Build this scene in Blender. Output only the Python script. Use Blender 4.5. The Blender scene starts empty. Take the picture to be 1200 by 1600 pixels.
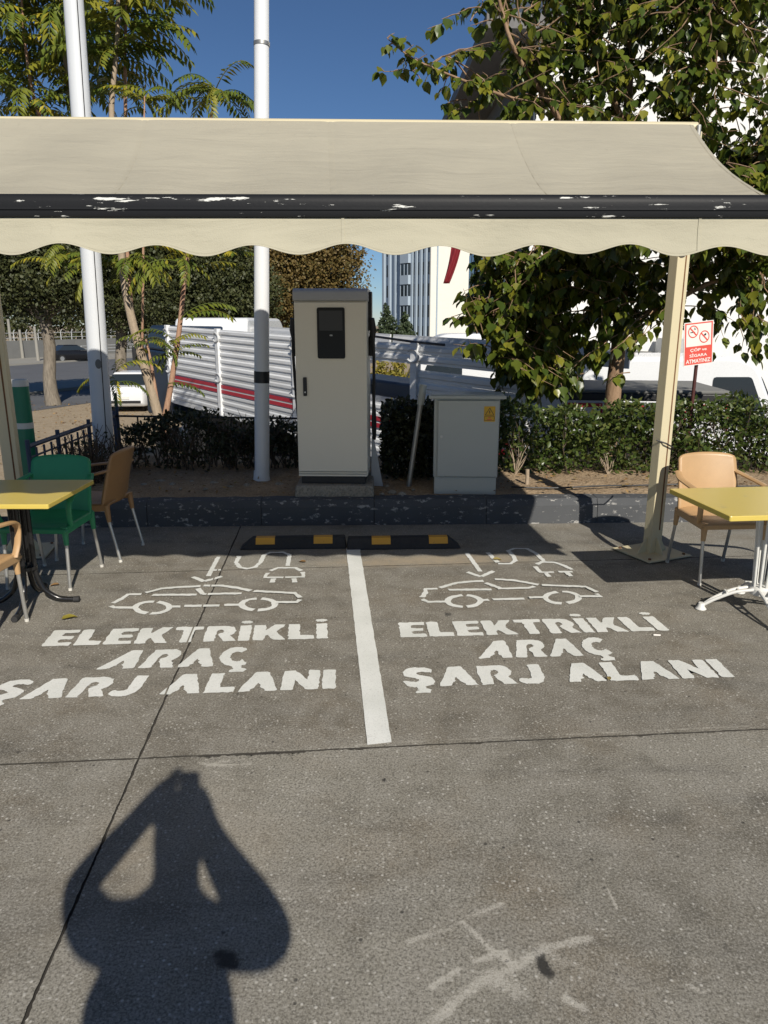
import bpy, bmesh, math, random
import numpy as np
from mathutils import Vector, Matrix
R = math.radians
random.seed(7); rng = np.random.default_rng(11)
scene = bpy.context.scene
COL = scene.collection

# ------------------------------------------------------------------ camera
CAM_H, PITCH, F = 1.74, R(14.5), 1140.0            # photo pixels (1200 x 1600)
cam_d = bpy.data.cameras.new('camera'); cam = bpy.data.objects.new('camera', cam_d); COL.objects.link(cam)
cam.location = (0, 0, CAM_H); cam.rotation_euler = (R(90) - PITCH, 0, 0)
cam_d.sensor_fit = 'VERTICAL'; cam_d.sensor_height = 36.0; cam_d.lens = 36.0 * F / 1600
cam_d.clip_start = 0.02; cam_d.clip_end = 2000
scene.camera = cam
# ------------------------------------------------------------------ sky and sun
SUN = Vector((-0.74, 2.45, -1.74)).normalized()      # the way the light travels
world = bpy.data.worlds.new('World'); scene.world = world; world.use_nodes = True
wn = world.node_tree; wn.nodes.clear()
wo = wn.nodes.new('ShaderNodeOutputWorld'); wb = wn.nodes.new('ShaderNodeBackground'); sk = wn.nodes.new('ShaderNodeTexSky')
sk.sky_type = 'NISHITA'; sk.sun_disc = False; sk.sun_elevation = math.asin(-SUN.z); sk.sun_rotation = R(163)
sk.altitude = 1200; sk.air_density = 1.0; sk.dust_density = 0.0; sk.ozone_density = 7.5
wb.inputs['Strength'].default_value = 0.05
wn.links.new(sk.outputs[0], wb.inputs[0]); wn.links.new(wb.outputs[0], wo.inputs[0])
sl = bpy.data.lights.new('sun', 'SUN'); sl.energy = 4.0; sl.angle = R(0.53); sl.color = (1.0, 0.94, 0.84)
so = bpy.data.objects.new('sun', sl); COL.objects.link(so); so.location = (3, -8, 12)
so.rotation_euler = SUN.to_track_quat('-Z', 'Y').to_euler()
scene.view_settings.view_transform = 'Standard'; scene.view_settings.look = 'None'
scene.view_settings.exposure = 0.43; scene.view_settings.gamma = 1.0; scene.view_settings.use_curve_mapping = False

# ------------------------------------------------------------------ pixels to places
CP, SP = math.cos(PITCH), math.sin(PITCH)
def ray(u, v):
    a, b = u - 600.0, -(v - 800.0)
    return Vector((a, F * CP + b * SP, -F * SP + b * CP))
def PH(u, v, h=0.0):                                # point seen at (u,v) on the level h
    r = ray(u, v); t = (h - CAM_H) / r.z
    return Vector((r.x * t, r.y * t, h))
def PY(u, v, Y):                                    # point seen at (u,v) at distance Y
    r = ray(u, v); t = Y / r.y
    return Vector((r.x * t, Y, CAM_H + r.z * t))
def PZ(u, v, Z):
    r = ray(u, v); t = Z / F
    return Vector((r.x * t, r.y * t, CAM_H + r.z * t))

# ------------------------------------------------------------------ objects
INV = {}
def tag(o, label=None, cat=None, group=None, kind=None):
    if label: o['label'] = label
    if cat: o['category'] = cat
    if group: o['group'] = group
    if kind: o['kind'] = kind
    return o
def thing(name, loc, label, cat, rz=0.0, group=None):
    o = bpy.data.objects.new(name, None); COL.objects.link(o)
    o.location = loc; o.rotation_euler = (0, 0, rz); o.empty_display_size = 0.1
    INV[o.name] = (Matrix.Translation(Vector(loc)) @ Matrix.Rotation(rz, 4, 'Z')).inverted()
    return tag(o, label, cat, group)
def link(name, me, mat, parent):
    if mat is not None:
        me.materials.clear(); me.materials.append(mat)
    o = bpy.data.objects.new(name, me); COL.objects.link(o)
    if parent is not None:
        o.parent = parent
        if parent.name in INV: INV[o.name] = INV[parent.name]
    return o
def copy_tree(o, parent=None):
    c = o.copy(); COL.objects.link(c); c.parent = parent
    for ch in o.children: copy_tree(ch, c)
    return c
def frame(d):
    d = Vector(d).normalized()
    a = Vector((0, 0, 1)) if abs(d.z) < 0.9 else Vector((1, 0, 0))
    x = d.cross(a).normalized(); return x, x.cross(d).normalized()
class MB:
    def __init__(s): s.v, s.f = [], []
    def add(s, vs, fs):
        n = len(s.v); s.v += [Vector(p) for p in vs]; s.f += [[i + n for i in f] for f in fs]; return s
    def hexa(s, p):                                  # 8 points: bottom ring, top ring
        return s.add(p, [[3, 2, 1, 0], [4, 5, 6, 7], [0, 1, 5, 4], [1, 2, 6, 5], [2, 3, 7, 6], [3, 0, 4, 7]])
    def box(s, c, d, rz=0, rot=None):
        M = rot if rot is not None else Matrix.Rotation(rz, 3, 'Z')
        hx, hy, hz = d[0] / 2, d[1] / 2, d[2] / 2; c = Vector(c)
        return s.hexa([c + M @ Vector((x * hx, y * hy, z * hz)) for z in (-1, 1) for x, y in ((-1, -1), (1, -1), (1, 1), (-1, 1))])
    def tube(s, pts, r, n=10, cap=True):
        pts = [Vector(p) for p in pts]; rs = r if isinstance(r, (list, tuple)) else [r] * len(pts)
        base = len(s.v); px = None
        for i, p in enumerate(pts):
            d = (pts[min(i + 1, len(pts) - 1)] - pts[max(i - 1, 0)])
            if px is None: px, py = frame(d)
            else:
                dd = d.normalized(); px = (px - dd * px.dot(dd)).normalized(); py = px.cross(dd)
            for k in range(n):
                a = 2 * math.pi * k / n
                s.v.append(p + (px * math.cos(a) + py * math.sin(a)) * rs[i])
        for i in range(len(pts) - 1):
            for k in range(n):
                a, b = base + i * n + k, base + i * n + (k + 1) % n
                s.f.append([a, a + n, b + n, b])
        if cap:
            s.f.append([base + k for k in range(n)]); e = base + (len(pts) - 1) * n
            s.f.append([e + n - 1 - k for k in range(n)])
        return s
    def lathe(s, c, prof, n=24):                      # prof: (r, z)
        c = Vector(c)
        base = len(s.v)
        for r_, z in prof:
            for k in range(n):
                a = 2 * math.pi * k / n; s.v.append(c + Vector((r_ * math.cos(a), r_ * math.sin(a), z)))
        for i in range(len(prof) - 1):
            for k in range(n):
                a, b = base + i * n + k, base + i * n + (k + 1) % n
                s.f.append([a, b, b + n, a + n])
        s.f.append([base + n - 1 - k for k in range(n)]); e = base + (len(prof) - 1) * n
        s.f.append([e + k for k in range(n)]); return s
    def prism(s, poly, o, ex, ey, ez):                # 2D poly in plane (o,ex,ey) extruded by ez
        o, ex, ey, ez = Vector(o), Vector(ex), Vector(ey), Vector(ez); n = len(poly)
        a = [o + ex * x + ey * y for x, y in poly]
        return s.add(a + [p + ez for p in a], [list(range(n - 1, -1, -1)), list(range(n, 2 * n))] + [[i, (i + 1) % n, n + (i + 1) % n, n + i] for i in range(n)])
    def sheet(s, poly): return s.add(poly, [list(range(len(poly)))])
    def grid(s, fn, nu, nv):
        base = len(s.v)
        for j in range(nv + 1):
            for i in range(nu + 1): s.v.append(Vector(fn(i / nu, j / nv)))
        for j in range(nv):
            for i in range(nu):
                a = base + j * (nu + 1) + i; s.f.append([a, a + 1, a + nu + 2, a + nu + 1])
        return s
    def build(s, name, mat, parent=None, smooth=False, bevel=0, local=False, solid=0, fix=True, angle=40):
        me = bpy.data.meshes.new(name)
        vs = s.v
        if parent is not None and not local and parent.name in INV:
            M = INV[parent.name]; vs = [M @ v for v in vs]
        me.from_pydata([tuple(v) for v in vs], [], s.f)
        if fix:
            bm = bmesh.new(); bm.from_mesh(me); bmesh.ops.recalc_face_normals(bm, faces=bm.faces); bm.to_mesh(me); bm.free()
        if smooth:
            me.polygons.foreach_set('use_smooth', [True] * len(me.polygons)); me.set_sharp_from_angle(angle=R(angle))
        o = link(name, me, mat, parent)
        if solid:
            m = o.modifiers.new('solid', 'SOLIDIFY'); m.thickness = solid; m.offset = 0
        if bevel:
            m = o.modifiers.new('bevel', 'BEVEL'); m.width = bevel; m.segments = 2; m.limit_method = 'ANGLE'; m.angle_limit = R(40)
        return o
def rounded(poly, r, seg=3):
    out = []; n = len(poly)
    for i in range(n):
        p, a, b = Vector(poly[i]), Vector(poly[i - 1]), Vector(poly[(i + 1) % n])
        da, db = a - p, b - p
        k = min(r, da.length * 0.45, db.length * 0.45)
        A, B = p + da.normalized() * k, p + db.normalized() * k
        for j in range(seg + 1):
            t = j / seg; out.append(tuple(A * (1 - t) ** 2 + p * 2 * t * (1 - t) + B * t * t))
    return out

# ------------------------------------------------------------------ materials
class NT:
    def __init__(s, name):
        s.m = bpy.data.materials.new(name); s.m.use_nodes = True; s.t = s.m.node_tree; s.t.nodes.clear()
        s.out = s.t.nodes.new('ShaderNodeOutputMaterial'); s.tc = s.t.nodes.new('ShaderNodeTexCoord')
    def n(s, typ, **k):
        x = s.t.nodes.new(typ)
        for a, b in k.items(): setattr(x, a, b)
        return x
    def put(s, sock, val):
        if hasattr(val, 'is_output') or isinstance(val, bpy.types.NodeSocket): s.t.links.new(val, sock)
        elif isinstance(val, (tuple, list)) and len(val) == 3 and sock.type == 'RGBA': sock.default_value = (*val, 1)
        else: sock.default_value = val
    def co(s, scale=(1, 1, 1), rot=(0, 0, 0), loc=(0, 0, 0)):
        mp = s.n('ShaderNodeMapping'); s.t.links.new(s.tc.outputs['Object'], mp.inputs[0])
        mp.inputs['Scale'].default_value = scale; mp.inputs['Rotation'].default_value = rot; mp.inputs['Location'].default_value = loc
        return mp.outputs[0]
    def noise(s, scale, detail=4, rough=0.55, vec=None, dist=0):
        x = s.n('ShaderNodeTexNoise'); s.t.links.new(vec if vec is not None else s.tc.outputs['Object'], x.inputs['Vector'])
        x.inputs['Scale'].default_value = scale; x.inputs['Detail'].default_value = detail; x.inputs['Roughness'].default_value = rough
        x.inputs['Distortion'].default_value = dist; return x.outputs[0]
    def voro(s, scale, vec=None, feature='F1', out=0):
        x = s.n('ShaderNodeTexVoronoi', feature=feature); s.t.links.new(vec if vec is not None else s.tc.outputs['Object'], x.inputs['Vector'])
        x.inputs['Scale'].default_value = scale; return x.outputs[out]
    def ramp(s, fac, stops, interp='LINEAR'):
        x = s.n('ShaderNodeValToRGB'); x.color_ramp.interpolation = interp; s.put(x.inputs[0], fac)
        e = x.color_ramp.elements
        while len(e) < len(stops): e.new(0.5)
        for i, (p, c) in enumerate(stops):
            e[i].position = p; e[i].color = (c, c, c, 1) if isinstance(c, (int, float)) else (*c, 1)
        return x.outputs[0]
    def mix(s, fac, a, b, mode='MIX'):
        x = s.n('ShaderNodeMix', data_type='RGBA', blend_type=mode)
        s.put(x.inputs[0], fac); s.put(x.inputs[6], a); s.put(x.inputs[7], b); return x.outputs[2]
    def math(s, op, a, b=0.0, c=0.0):
        x = s.n('ShaderNodeMath', operation=op); s.put(x.inputs[0], a); s.put(x.inputs[1], b); s.put(x.inputs[2], c); return x.outputs[0]
    def attr(s, name): x = s.n('ShaderNodeAttribute'); x.attribute_name = name; return x.outputs['Fac']
    def bump(s, h, strength=0.3, dist=0.01, nrm=None):
        x = s.n('ShaderNodeBump'); s.put(x.inputs['Height'], h); x.inputs['Strength'].default_value = strength; x.inputs['Distance'].default_value = dist
        if nrm is not None: s.put(x.inputs['Normal'], nrm)
        return x.outputs[0]
    def bsdf(s, col, rough=0.7, metal=0.0, normal=None, spec=0.5, **k):
        b = s.n('ShaderNodeBsdfPrincipled'); s.put(b.inputs['Base Color'], col); s.put(b.inputs['Roughness'], rough)
        b.inputs['Metallic'].default_value = metal; b.inputs['Specular IOR Level'].default_value = spec
        if normal is not None: s.put(b.inputs['Normal'], normal)
        for a, c in k.items(): s.put(b.inputs[a.replace('_', ' ')], c)
        s.t.links.new(b.outputs[0], s.out.inputs[0]); s.b = b; return s.m
def dirty(name, c, c2=None, scale=3.0, rough=0.6, bump=0.05, metal=0.0, spec=0.5, amt=0.55, fine=60):
    t = NT(name); c2 = c2 or tuple(x * 0.72 for x in c)
    f = t.ramp(t.noise(scale, 6, 0.65), [(0.5 - amt / 3, 0.0), (0.5 + amt / 2, 1.0)])
    g = t.noise(fine, 3)
    col = t.mix(f, c, c2); col = t.mix(t.math('MULTIPLY', g, 0.25), col, tuple(x * 0.55 for x in c))
    return t.bsdf(col, t.math('MULTIPLY_ADD', g, 0.25, rough - 0.12), metal, t.bump(g, bump, 0.004), spec)
def worn(name, c, chip, scale=14, thr=0.62, rough=0.5, stretch=(1, 1, 1), c2=None, bump=0.2, soft=0.02, spec=0.5):
    t = NT(name); v = t.co(stretch)
    n1 = t.noise(scale, 8, 0.68, v); m = t.ramp(n1, [(thr - soft, 0.0), (thr + soft, 1.0)])
    base = t.mix(t.noise(2.0, 5), c, c2 or tuple(x * 1.6 for x in c))
    return t.bsdf(t.mix(m, base, chip), rough, 0, t.bump(t.math('ADD', m, t.noise(90, 2)), bump, 0.003), spec)
def leafmat(name, cols, rough=0.45, trans=0.35, noise=0.0):
    t = NT(name); oi = t.n('ShaderNodeObjectInfo')
    f = t.math('FRACT', t.math('ADD', t.attr('rnd'), oi.outputs['Random']))
    n = len(cols); col = t.ramp(f, [(i / (n - 1), c) for i, c in enumerate(cols)])
    b = t.n('ShaderNodeBsdfPrincipled'); t.put(b.inputs['Base Color'], col); b.inputs['Roughness'].default_value = rough
    b.inputs['Specular IOR Level'].default_value = 0.4
    tr = t.n('ShaderNodeBsdfTranslucent'); t.put(tr.inputs[0], t.mix(0.5, col, (0.35, 0.4, 0.05), 'MULTIPLY') if False else col)
    mx = t.n('ShaderNodeMixShader'); mx.inputs[0].default_value = trans
    t.t.links.new(b.outputs[0], mx.inputs[1]); t.t.links.new(tr.outputs[0], mx.inputs[2]); t.t.links.new(mx.outputs[0], t.out.inputs[0])
    return t.m

def concrete():
    t = NT('concrete')
    big = t.noise(0.8, 6, 0.6, dist=0.6); mid = t.noise(5, 7, 0.7, dist=0.4); fine = t.noise(120, 3, 0.7); gr = t.noise(420, 2)
    col = t.mix(t.ramp(big, [(0.36, 0.0), (0.62, 1.0)]), (0.150, 0.135, 0.106), (0.285, 0.267, 0.222))
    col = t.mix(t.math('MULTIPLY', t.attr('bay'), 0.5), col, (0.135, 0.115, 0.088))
    stk = t.noise(2.2, 6, 0.65, t.co((0.35, 1.6, 1), (0, 0, 0.35)), 0.8)
    col = t.mix(t.ramp(stk, [(0.50, 0.0), (0.66, 0.7)]), col, (0.098, 0.090, 0.075))
    col = t.mix(t.ramp(stk, [(0.28, 0.5), (0.42, 0.0)]), col, (0.29, 0.27, 0.23))
    col = t.mix(t.ramp(t.noise(1.6, 5, 0.6, t.co(loc=(3, 7, 0))), [(0.52, 0.0), (0.72, 0.55)]), col, (0.200, 0.155, 0.100))
    col = t.mix(t.ramp(mid, [(0.42, 0.0), (0.64, 0.6)]), col, (0.285, 0.268, 0.232))
    col = t.mix(t.ramp(mid, [(0.28, 0.6), (0.44, 0.0)]), col, (0.098, 0.090, 0.076))
    col = t.mix(t.ramp(fine, [(0.38, 0.75), (0.52, 0.0)]), col, (0.085, 0.078, 0.064)); col = t.mix(t.ramp(fine, [(0.52, 0.0), (0.70, 0.55)]), col, (0.36, 0.345, 0.305))
    # exposed pale aggregate
    v = t.n('ShaderNodeTexVoronoi'); t.t.links.new(t.tc.outputs['Object'], v.inputs['Vector']); v.inputs['Scale'].default_value = 52
    sp = t.ramp(v.outputs['Distance'], [(0.14, 1.0), (0.31, 0.0)])
    pick = t.ramp(t.n('ShaderNodeSeparateColor').outputs[0], [(0, 0), (1, 1)]) if False else None
    sc = t.n('ShaderNodeSeparateColor'); t.t.links.new(v.outputs['Color'], sc.inputs[0])
    sp = t.math('MULTIPLY', sp, t.ramp(sc.outputs[0], [(0.40, 0.0), (0.70, 1.0)]))
    sp = t.math('MULTIPLY', sp, t.ramp(t.noise(3.3, 6, 0.7, t.co(loc=(9, 2, 0))), [(0.36, 0.35), (0.60, 1.0)]))
    col = t.mix(t.math('MULTIPLY', sp, 0.85), col, (0.50, 0.48, 0.43))
    v2 = t.voro(130); col = t.mix(t.ramp(v2, [(0.14, 0.5), (0.34, 0.0)]), col, (0.42, 0.40, 0.355))
    # pores
    v3 = t.n('ShaderNodeTexVoronoi'); t.t.links.new(t.co(loc=(5, 1, 0)), v3.inputs['Vector']); v3.inputs['Scale'].default_value = 17
    s3 = t.n('ShaderNodeSeparateColor'); t.t.links.new(v3.outputs['Color'], s3.inputs[0])
    po = t.math('MULTIPLY', t.ramp(v3.outputs['Distance'], [(0.07, 1.0), (0.13, 0.0)]), t.ramp(s3.outputs[0], [(0.78, 0.0), (0.82, 1.0)]))
    col = t.mix(t.math('MULTIPLY', po, 0.75), col, (0.035, 0.033, 0.03))
    # dirt, scuffs and oil of the slab itself
    rough_n = t.math('MULTIPLY_ADD', t.noise(11, 6, 0.75), 1.1, t.math('MULTIPLY_ADD', t.noise(230, 5, 0.9), 1.6, -0.86))
    st = t.math('MULTIPLY', t.ramp(t.math('SUBTRACT', t.math('MULTIPLY', t.attr('stain'), 1.3), rough_n), [(0.0, 0.0), (0.2, 1.0)]), t.math('MINIMUM', t.math('MULTIPLY', t.attr('stain'), 1.4), 1.0))
    col = t.mix(t.math('MINIMUM', st, 0.92), col, (0.022, 0.021, 0.02))
    sf = t.ramp(t.math('SUBTRACT', t.math('MULTIPLY', t.attr('scuff'), 0.98), rough_n), [(0.0, 0.0), (0.16, 0.85)])
    sf = t.math('MULTIPLY', sf, t.ramp(t.noise(150, 4, 0.8, dist=0.5), [(0.38, 0.2), (0.50, 1.0)]))
    sf = t.math('MULTIPLY', sf, t.ramp(t.noise(22, 5, 0.75, t.co(loc=(4, 4, 0))), [(0.32, 0.4), (0.46, 1.0)]))
    col = t.mix(sf, col, (0.45, 0.425, 0.37))
    tn = t.math('MULTIPLY', t.attr('tan'), t.ramp(t.noise(9, 6, 0.7), [(0.3, 0.25), (0.6, 0.9)]))
    col = t.mix(tn, col, (0.33, 0.27, 0.19))
    h = t.math('ADD', t.math('MULTIPLY', fine, 0.6), t.math('MULTIPLY', sp, 0.5))
    h = t.math('SUBTRACT', h, po)
    return t.bsdf(col, t.ramp(mid, [(0.3, 0.78), (0.7, 0.92)]), 0, t.bump(h, 0.42, 0.004, t.bump(t.noise(7, 4), 0.12, 0.02)), 0.35)
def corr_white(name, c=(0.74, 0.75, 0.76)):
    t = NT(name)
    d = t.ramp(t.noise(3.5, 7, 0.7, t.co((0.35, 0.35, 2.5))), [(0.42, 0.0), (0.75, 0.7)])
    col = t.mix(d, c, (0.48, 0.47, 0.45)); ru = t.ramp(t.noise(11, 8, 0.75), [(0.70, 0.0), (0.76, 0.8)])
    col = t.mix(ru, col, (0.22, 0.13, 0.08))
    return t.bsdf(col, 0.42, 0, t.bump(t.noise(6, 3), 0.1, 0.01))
def barkmat(name, a, b, sc=8):
    t = NT(name); n1 = t.noise(sc, 8, 0.7, t.co((3, 3, 0.5))); n2 = t.noise(30, 5)
    return t.bsdf(t.mix(t.ramp(n1, [(0.35, 0.0), (0.65, 1.0)]), a, b), 0.9, 0, t.bump(t.math('ADD', n1, t.math('MULTIPLY', n2, 0.4)), 0.7, 0.02), 0.2)
def soilmat(name, a, b, c):
    t = NT(name)
    col = t.mix(t.ramp(t.noise(4, 7, 0.7), [(0.35, 0), (0.65, 1.0)]), a, b)
    v = t.voro(26, out=0); col = t.mix(t.ramp(v, [(0.12, 0.8), (0.3, 0.0)]), col, c)
    col = t.mix(t.ramp(t.noise(60, 4, 0.7), [(0.35, 0.6), (0.55, 0.0)]), col, tuple(x * 0.35 for x in a))
    return t.bsdf(col, 0.95, 0, t.bump(t.math('ADD', t.noise(45, 5, 0.7), v), 0.6, 0.02), 0.1)
M = {}
M['concrete'] = concrete()
M['joint'] = dirty('joint_filler', (0.050, 0.045, 0.037), (0.022, 0.020, 0.017), 6, 0.95)
t = NT('road_paint')
_w = t.ramp(t.noise(26, 8, 0.72), [(0.60, 0.0), (0.72, 0.55)]); _g = t.noise(150, 3)
_c = t.mix(t.ramp(t.noise(3, 5), [(0.35, 0), (0.7, 1.0)]), (0.72, 0.725, 0.69), (0.60, 0.61, 0.57))
_c = t.mix(_w, _c, (0.36, 0.35, 0.32)); _c = t.mix(t.ramp(_g, [(0.3, 0.5), (0.45, 0.0)]), _c, (0.40, 0.39, 0.36))
M['paint'] = t.bsdf(_c, 0.7, 0, t.bump(_g, 0.35, 0.004), 0.35)
M['kerb'] = worn('kerb_paint', (0.042, 0.045, 0.050), (0.34, 0.33, 0.31), 17, 0.605, 0.85, (0.8, 1, 1.5), (0.085, 0.088, 0.092), 0.6, 0.03)
M['soil'] = soilmat('soil', (0.30, 0.215, 0.135), (0.42, 0.315, 0.205), (0.46, 0.38, 0.28))
M['dirt'] = soilmat('dirt', (0.34, 0.27, 0.185), (0.44, 0.36, 0.26), (0.36, 0.22, 0.09))
M['asphalt'] = dirty('asphalt', (0.115, 0.118, 0.125), (0.085, 0.087, 0.092), 0.5, 0.85, 0.2)
M['pave'] = dirty('far_pavement', (0.30, 0.285, 0.25), (0.24, 0.23, 0.20), 0.6, 0.9, 0.2)
def fabric(name, c, c2, trans=0.10):
    t = NT(name); w = t.n('ShaderNodeTexWave'); w.inputs['Scale'].default_value = 160
    d = t.noise(1.1, 6, 0.65, t.co((1, 1, 1.6)), 0.5)
    col = t.mix(t.ramp(d, [(0.38, 0), (0.72, 0.9)]), c, c2)
    col = t.mix(t.ramp(t.noise(22, 6, 0.7), [(0.60, 0), (0.8, 0.35)]), col, tuple(x * 0.6 for x in c2))
    h = t.math('ADD', t.math('MULTIPLY_ADD', t.noise(3.0, 5, 0.55, t.co((0.45, 2.0, 2.0), (0, 0, 0.5)), 0.6), 0.8, t.noise(2.2, 4, 0.5, t.co((0.5, 2.2, 2.2)))), t.math('MULTIPLY', t.noise(220, 2), 0.06))
    b = t.n('ShaderNodeBsdfPrincipled'); t.put(b.inputs['Base Color'], col); b.inputs['Roughness'].default_value = 0.85; b.inputs['Specular IOR Level'].default_value = 0.2
    t.put(b.inputs['Normal'], t.bump(h, 0.6, 0.03))
    tr = t.n('ShaderNodeBsdfTranslucent'); t.put(tr.inputs[0], (0.66, 0.58, 0.42))
    mx = t.n('ShaderNodeMixShader'); mx.inputs[0].default_value = trans
    t.t.links.new(b.outputs[0], mx.inputs[1]); t.t.links.new(tr.outputs[0], mx.inputs[2]); t.t.links.new(mx.outputs[0], t.out.inputs[0]); return t.m
M['canopy'] = fabric('canopy_cloth', (0.44, 0.41, 0.325), (0.38, 0.355, 0.285), 0.24)
M['valance'] = fabric('valance_cloth', (0.46, 0.43, 0.325), (0.40, 0.375, 0.285))
M['bar'] = worn('scratched_black_bar', (0.012, 0.013, 0.015), (0.62, 0.62, 0.58), 6.5, 0.625, 0.5, (1.0, 5, 8), (0.016, 0.016, 0.017), 0.1, 0.006, 0.16)
M['post'] = worn('cream_post_paint', (0.62, 0.545, 0.36), (0.22, 0.115, 0.05), 10, 0.69, 0.5, (1, 1, 0.5), (0.52, 0.46, 0.31), 0.2, 0.02)
M['rust'] = dirty('rust', (0.20, 0.095, 0.04), (0.09, 0.045, 0.025), 14, 0.9, 0.3)
M['polewhite'] = worn('white_pole_paint', (0.74, 0.75, 0.76), (0.30, 0.24, 0.18), 7, 0.715, 0.4, (1, 1, 0.35), (0.63, 0.64, 0.65), 0.1, 0.02)
M['polegrey'] = worn('grey_pole_paint', (0.64, 0.655, 0.67), (0.22, 0.21, 0.20), 8, 0.71, 0.45, (1, 1, 0.4), (0.55, 0.57, 0.59), 0.1, 0.02)
M['tape'] = dirty('black_tape', (0.012, 0.012, 0.013), rough=0.45)
M['bgreen'] = dirty('bollard_green', (0.010, 0.185, 0.095), (0.008, 0.145, 0.075), 5, 0.4)
M['bwhite'] = dirty('bollard_white', (0.66, 0.64, 0.58), (0.55, 0.52, 0.46), 6, 0.5)
M['charger'] = dirty('charger_shell', (0.80, 0.745, 0.615), (0.77, 0.715, 0.59), 1.2, 0.42, 0.03, amt=0.8, fine=240)
M['chargertop'] = dirty('charger_cap_grey', (0.40, 0.41, 0.42), (0.37, 0.38, 0.39), 3, 0.35, 0.02)
M['black'] = dirty('black_plastic', (0.012, 0.012, 0.013), (0.02, 0.02, 0.02), 5, 0.5, 0.05)
t = NT('dark_glass'); M['glass'] = t.bsdf((0.008, 0.008, 0.009), 0.32, 0, None, 0.3)
t = NT('screen_grey'); M['screen'] = t.bsdf((0.055, 0.057, 0.058), 0.5, 0, None, 0.3)
M['cabinet'] = dirty('cabinet_grey', (0.46, 0.475, 0.435), (0.43, 0.445, 0.405), 1.6, 0.45, 0.03, fine=200)
M['steel'] = dirty('galvanised_tube', (0.42, 0.41, 0.38), (0.33, 0.32, 0.29), 6, 0.4, 0.05, 0.7)
M['chrome'] = dirty('chair_leg_aluminium', (0.60, 0.59, 0.56), (0.50, 0.49, 0.46), 9, 0.35, 0.04, 0.75)
M['yellowtag'] = dirty('warning_yellow', (0.70, 0.40, 0.02), (0.62, 0.35, 0.02), 30, 0.5)
M['rubber'] = dirty('stop_rubber', (0.016, 0.016, 0.017), (0.030, 0.029, 0.028), 7, 0.75, 0.15)
M['stopyellow'] = worn('stop_yellow', (0.66, 0.33, 0.03), (0.12, 0.08, 0.03), 45, 0.66, 0.5, (1, 1, 1), (0.60, 0.30, 0.03), 0.2)
M['padconc'] = soilmat('rough_concrete', (0.30, 0.27, 0.22), (0.36, 0.33, 0.27), (0.25, 0.22, 0.18))
def plastic(name, c, r=0.42): return dirty(name, c, tuple(x * 0.82 for x in c), 4, r, 0.06, amt=0.5, fine=140)
M['chairgreen'] = plastic('green_plastic', (0.032, 0.29, 0.13))
M['chairtan'] = plastic('tan_plastic', (0.50, 0.315, 0.155))
M['chairbrown'] = plastic('brown_plastic', (0.36, 0.20, 0.085))
M['tabletop'] = worn('yellow_table_top', (0.62, 0.475, 0.10), (0.48, 0.38, 0.14), 6, 0.64, 0.3, (1, 1, 1), (0.56, 0.435, 0.11), 0.05, 0.06)
M['blackmetal'] = dirty('black_enamel', (0.010, 0.010, 0.011), (0.016, 0.016, 0.016), 9, 0.22, 0.03)
M['whitemetal'] = dirty('white_enamel', (0.74, 0.735, 0.70), (0.62, 0.61, 0.57), 9, 0.35, 0.04)
M['signwhite'] = dirty('sign_white', (0.76, 0.73, 0.68), (0.70, 0.66, 0.60), 9, 0.4, 0.02)
M['signred'] = dirty('sign_red', (0.66, 0.085, 0.06), (0.60, 0.08, 0.055), 9, 0.4, 0.02)
M['signblack'] = dirty('sign_black', (0.02, 0.02, 0.02), rough=0.5)
M['signpost'] = dirty('maroon_pipe', (0.075, 0.018, 0.014), (0.055, 0.015, 0.012), 9, 0.55)
M['truck'] = corr_white('white_truck_board')
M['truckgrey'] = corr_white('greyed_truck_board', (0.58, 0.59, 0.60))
M['truckred'] = dirty('truck_red_stripe', (0.42, 0.012, 0.03), (0.36, 0.012, 0.03), 6, 0.45)
M['darkblue'] = dirty('dark_blue_paint', (0.015, 0.03, 0.06), rough=0.4)
M['carwhite'] = dirty('white_car_paint', (0.74, 0.75, 0.76), (0.70, 0.71, 0.72), 2, 0.28, 0.01, fine=30)
M['carblack'] = dirty('black_car_paint', (0.012, 0.012, 0.014), rough=0.25)
M['tyre'] = dirty('tyre_rubber', (0.018, 0.018, 0.018), rough=0.9, bump=0.2)
t = NT('tail_lamp'); M['lamp'] = t.bsdf((0.35, 0.012, 0.02), 0.2)
t = NT('window_glass'); M['pane'] = t.bsdf((0.022, 0.030, 0.038), 0.12, 0, t.bump(t.noise(0.8, 2), 0.03, 0.05), 0.6)
t = NT('blue_glass'); M['paneblue'] = t.bsdf((0.05, 0.11, 0.19), 0.15, 0, None, 0.6)
M['wallwhite'] = dirty('white_render', (0.76, 0.75, 0.72), (0.70, 0.69, 0.66), 0.4, 0.85, 0.1, fine=20)
M['wallgrey'] = dirty('grey_eave_and_side_shade', (0.15, 0.145, 0.14), (0.12, 0.115, 0.11), 0.5, 0.7, 0.1, fine=15)  # grey of the eave, and the shade painted on the building's left side
M['towershade'] = dirty('tower_shade_blue', (0.36, 0.43, 0.50), (0.32, 0.385, 0.45), 0.1, 0.8, 0.1, fine=4)  # bluish shade put into the colour of the tower's left side
M['towerlit'] = dirty('tower_sunlit_cream', (0.74, 0.72, 0.64), (0.70, 0.68, 0.60), 0.15, 0.85, 0.1, fine=3)  # sunlight put into the colour of the tower's right face
M['retain'] = dirty('grey_retaining_wall', (0.19, 0.19, 0.18), (0.15, 0.15, 0.145), 0.8, 0.9, 0.1, fine=6)
M['fencewhite'] = dirty('pale_fence', (0.50, 0.51, 0.51), rough=0.5)
M['railblue'] = dirty('blue_rail', (0.03, 0.055, 0.11), (0.02, 0.035, 0.07), 5, 0.5)
M['flagred'] = dirty('red_flag', (0.22, 0.01, 0.018), rough=0.8)
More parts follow.
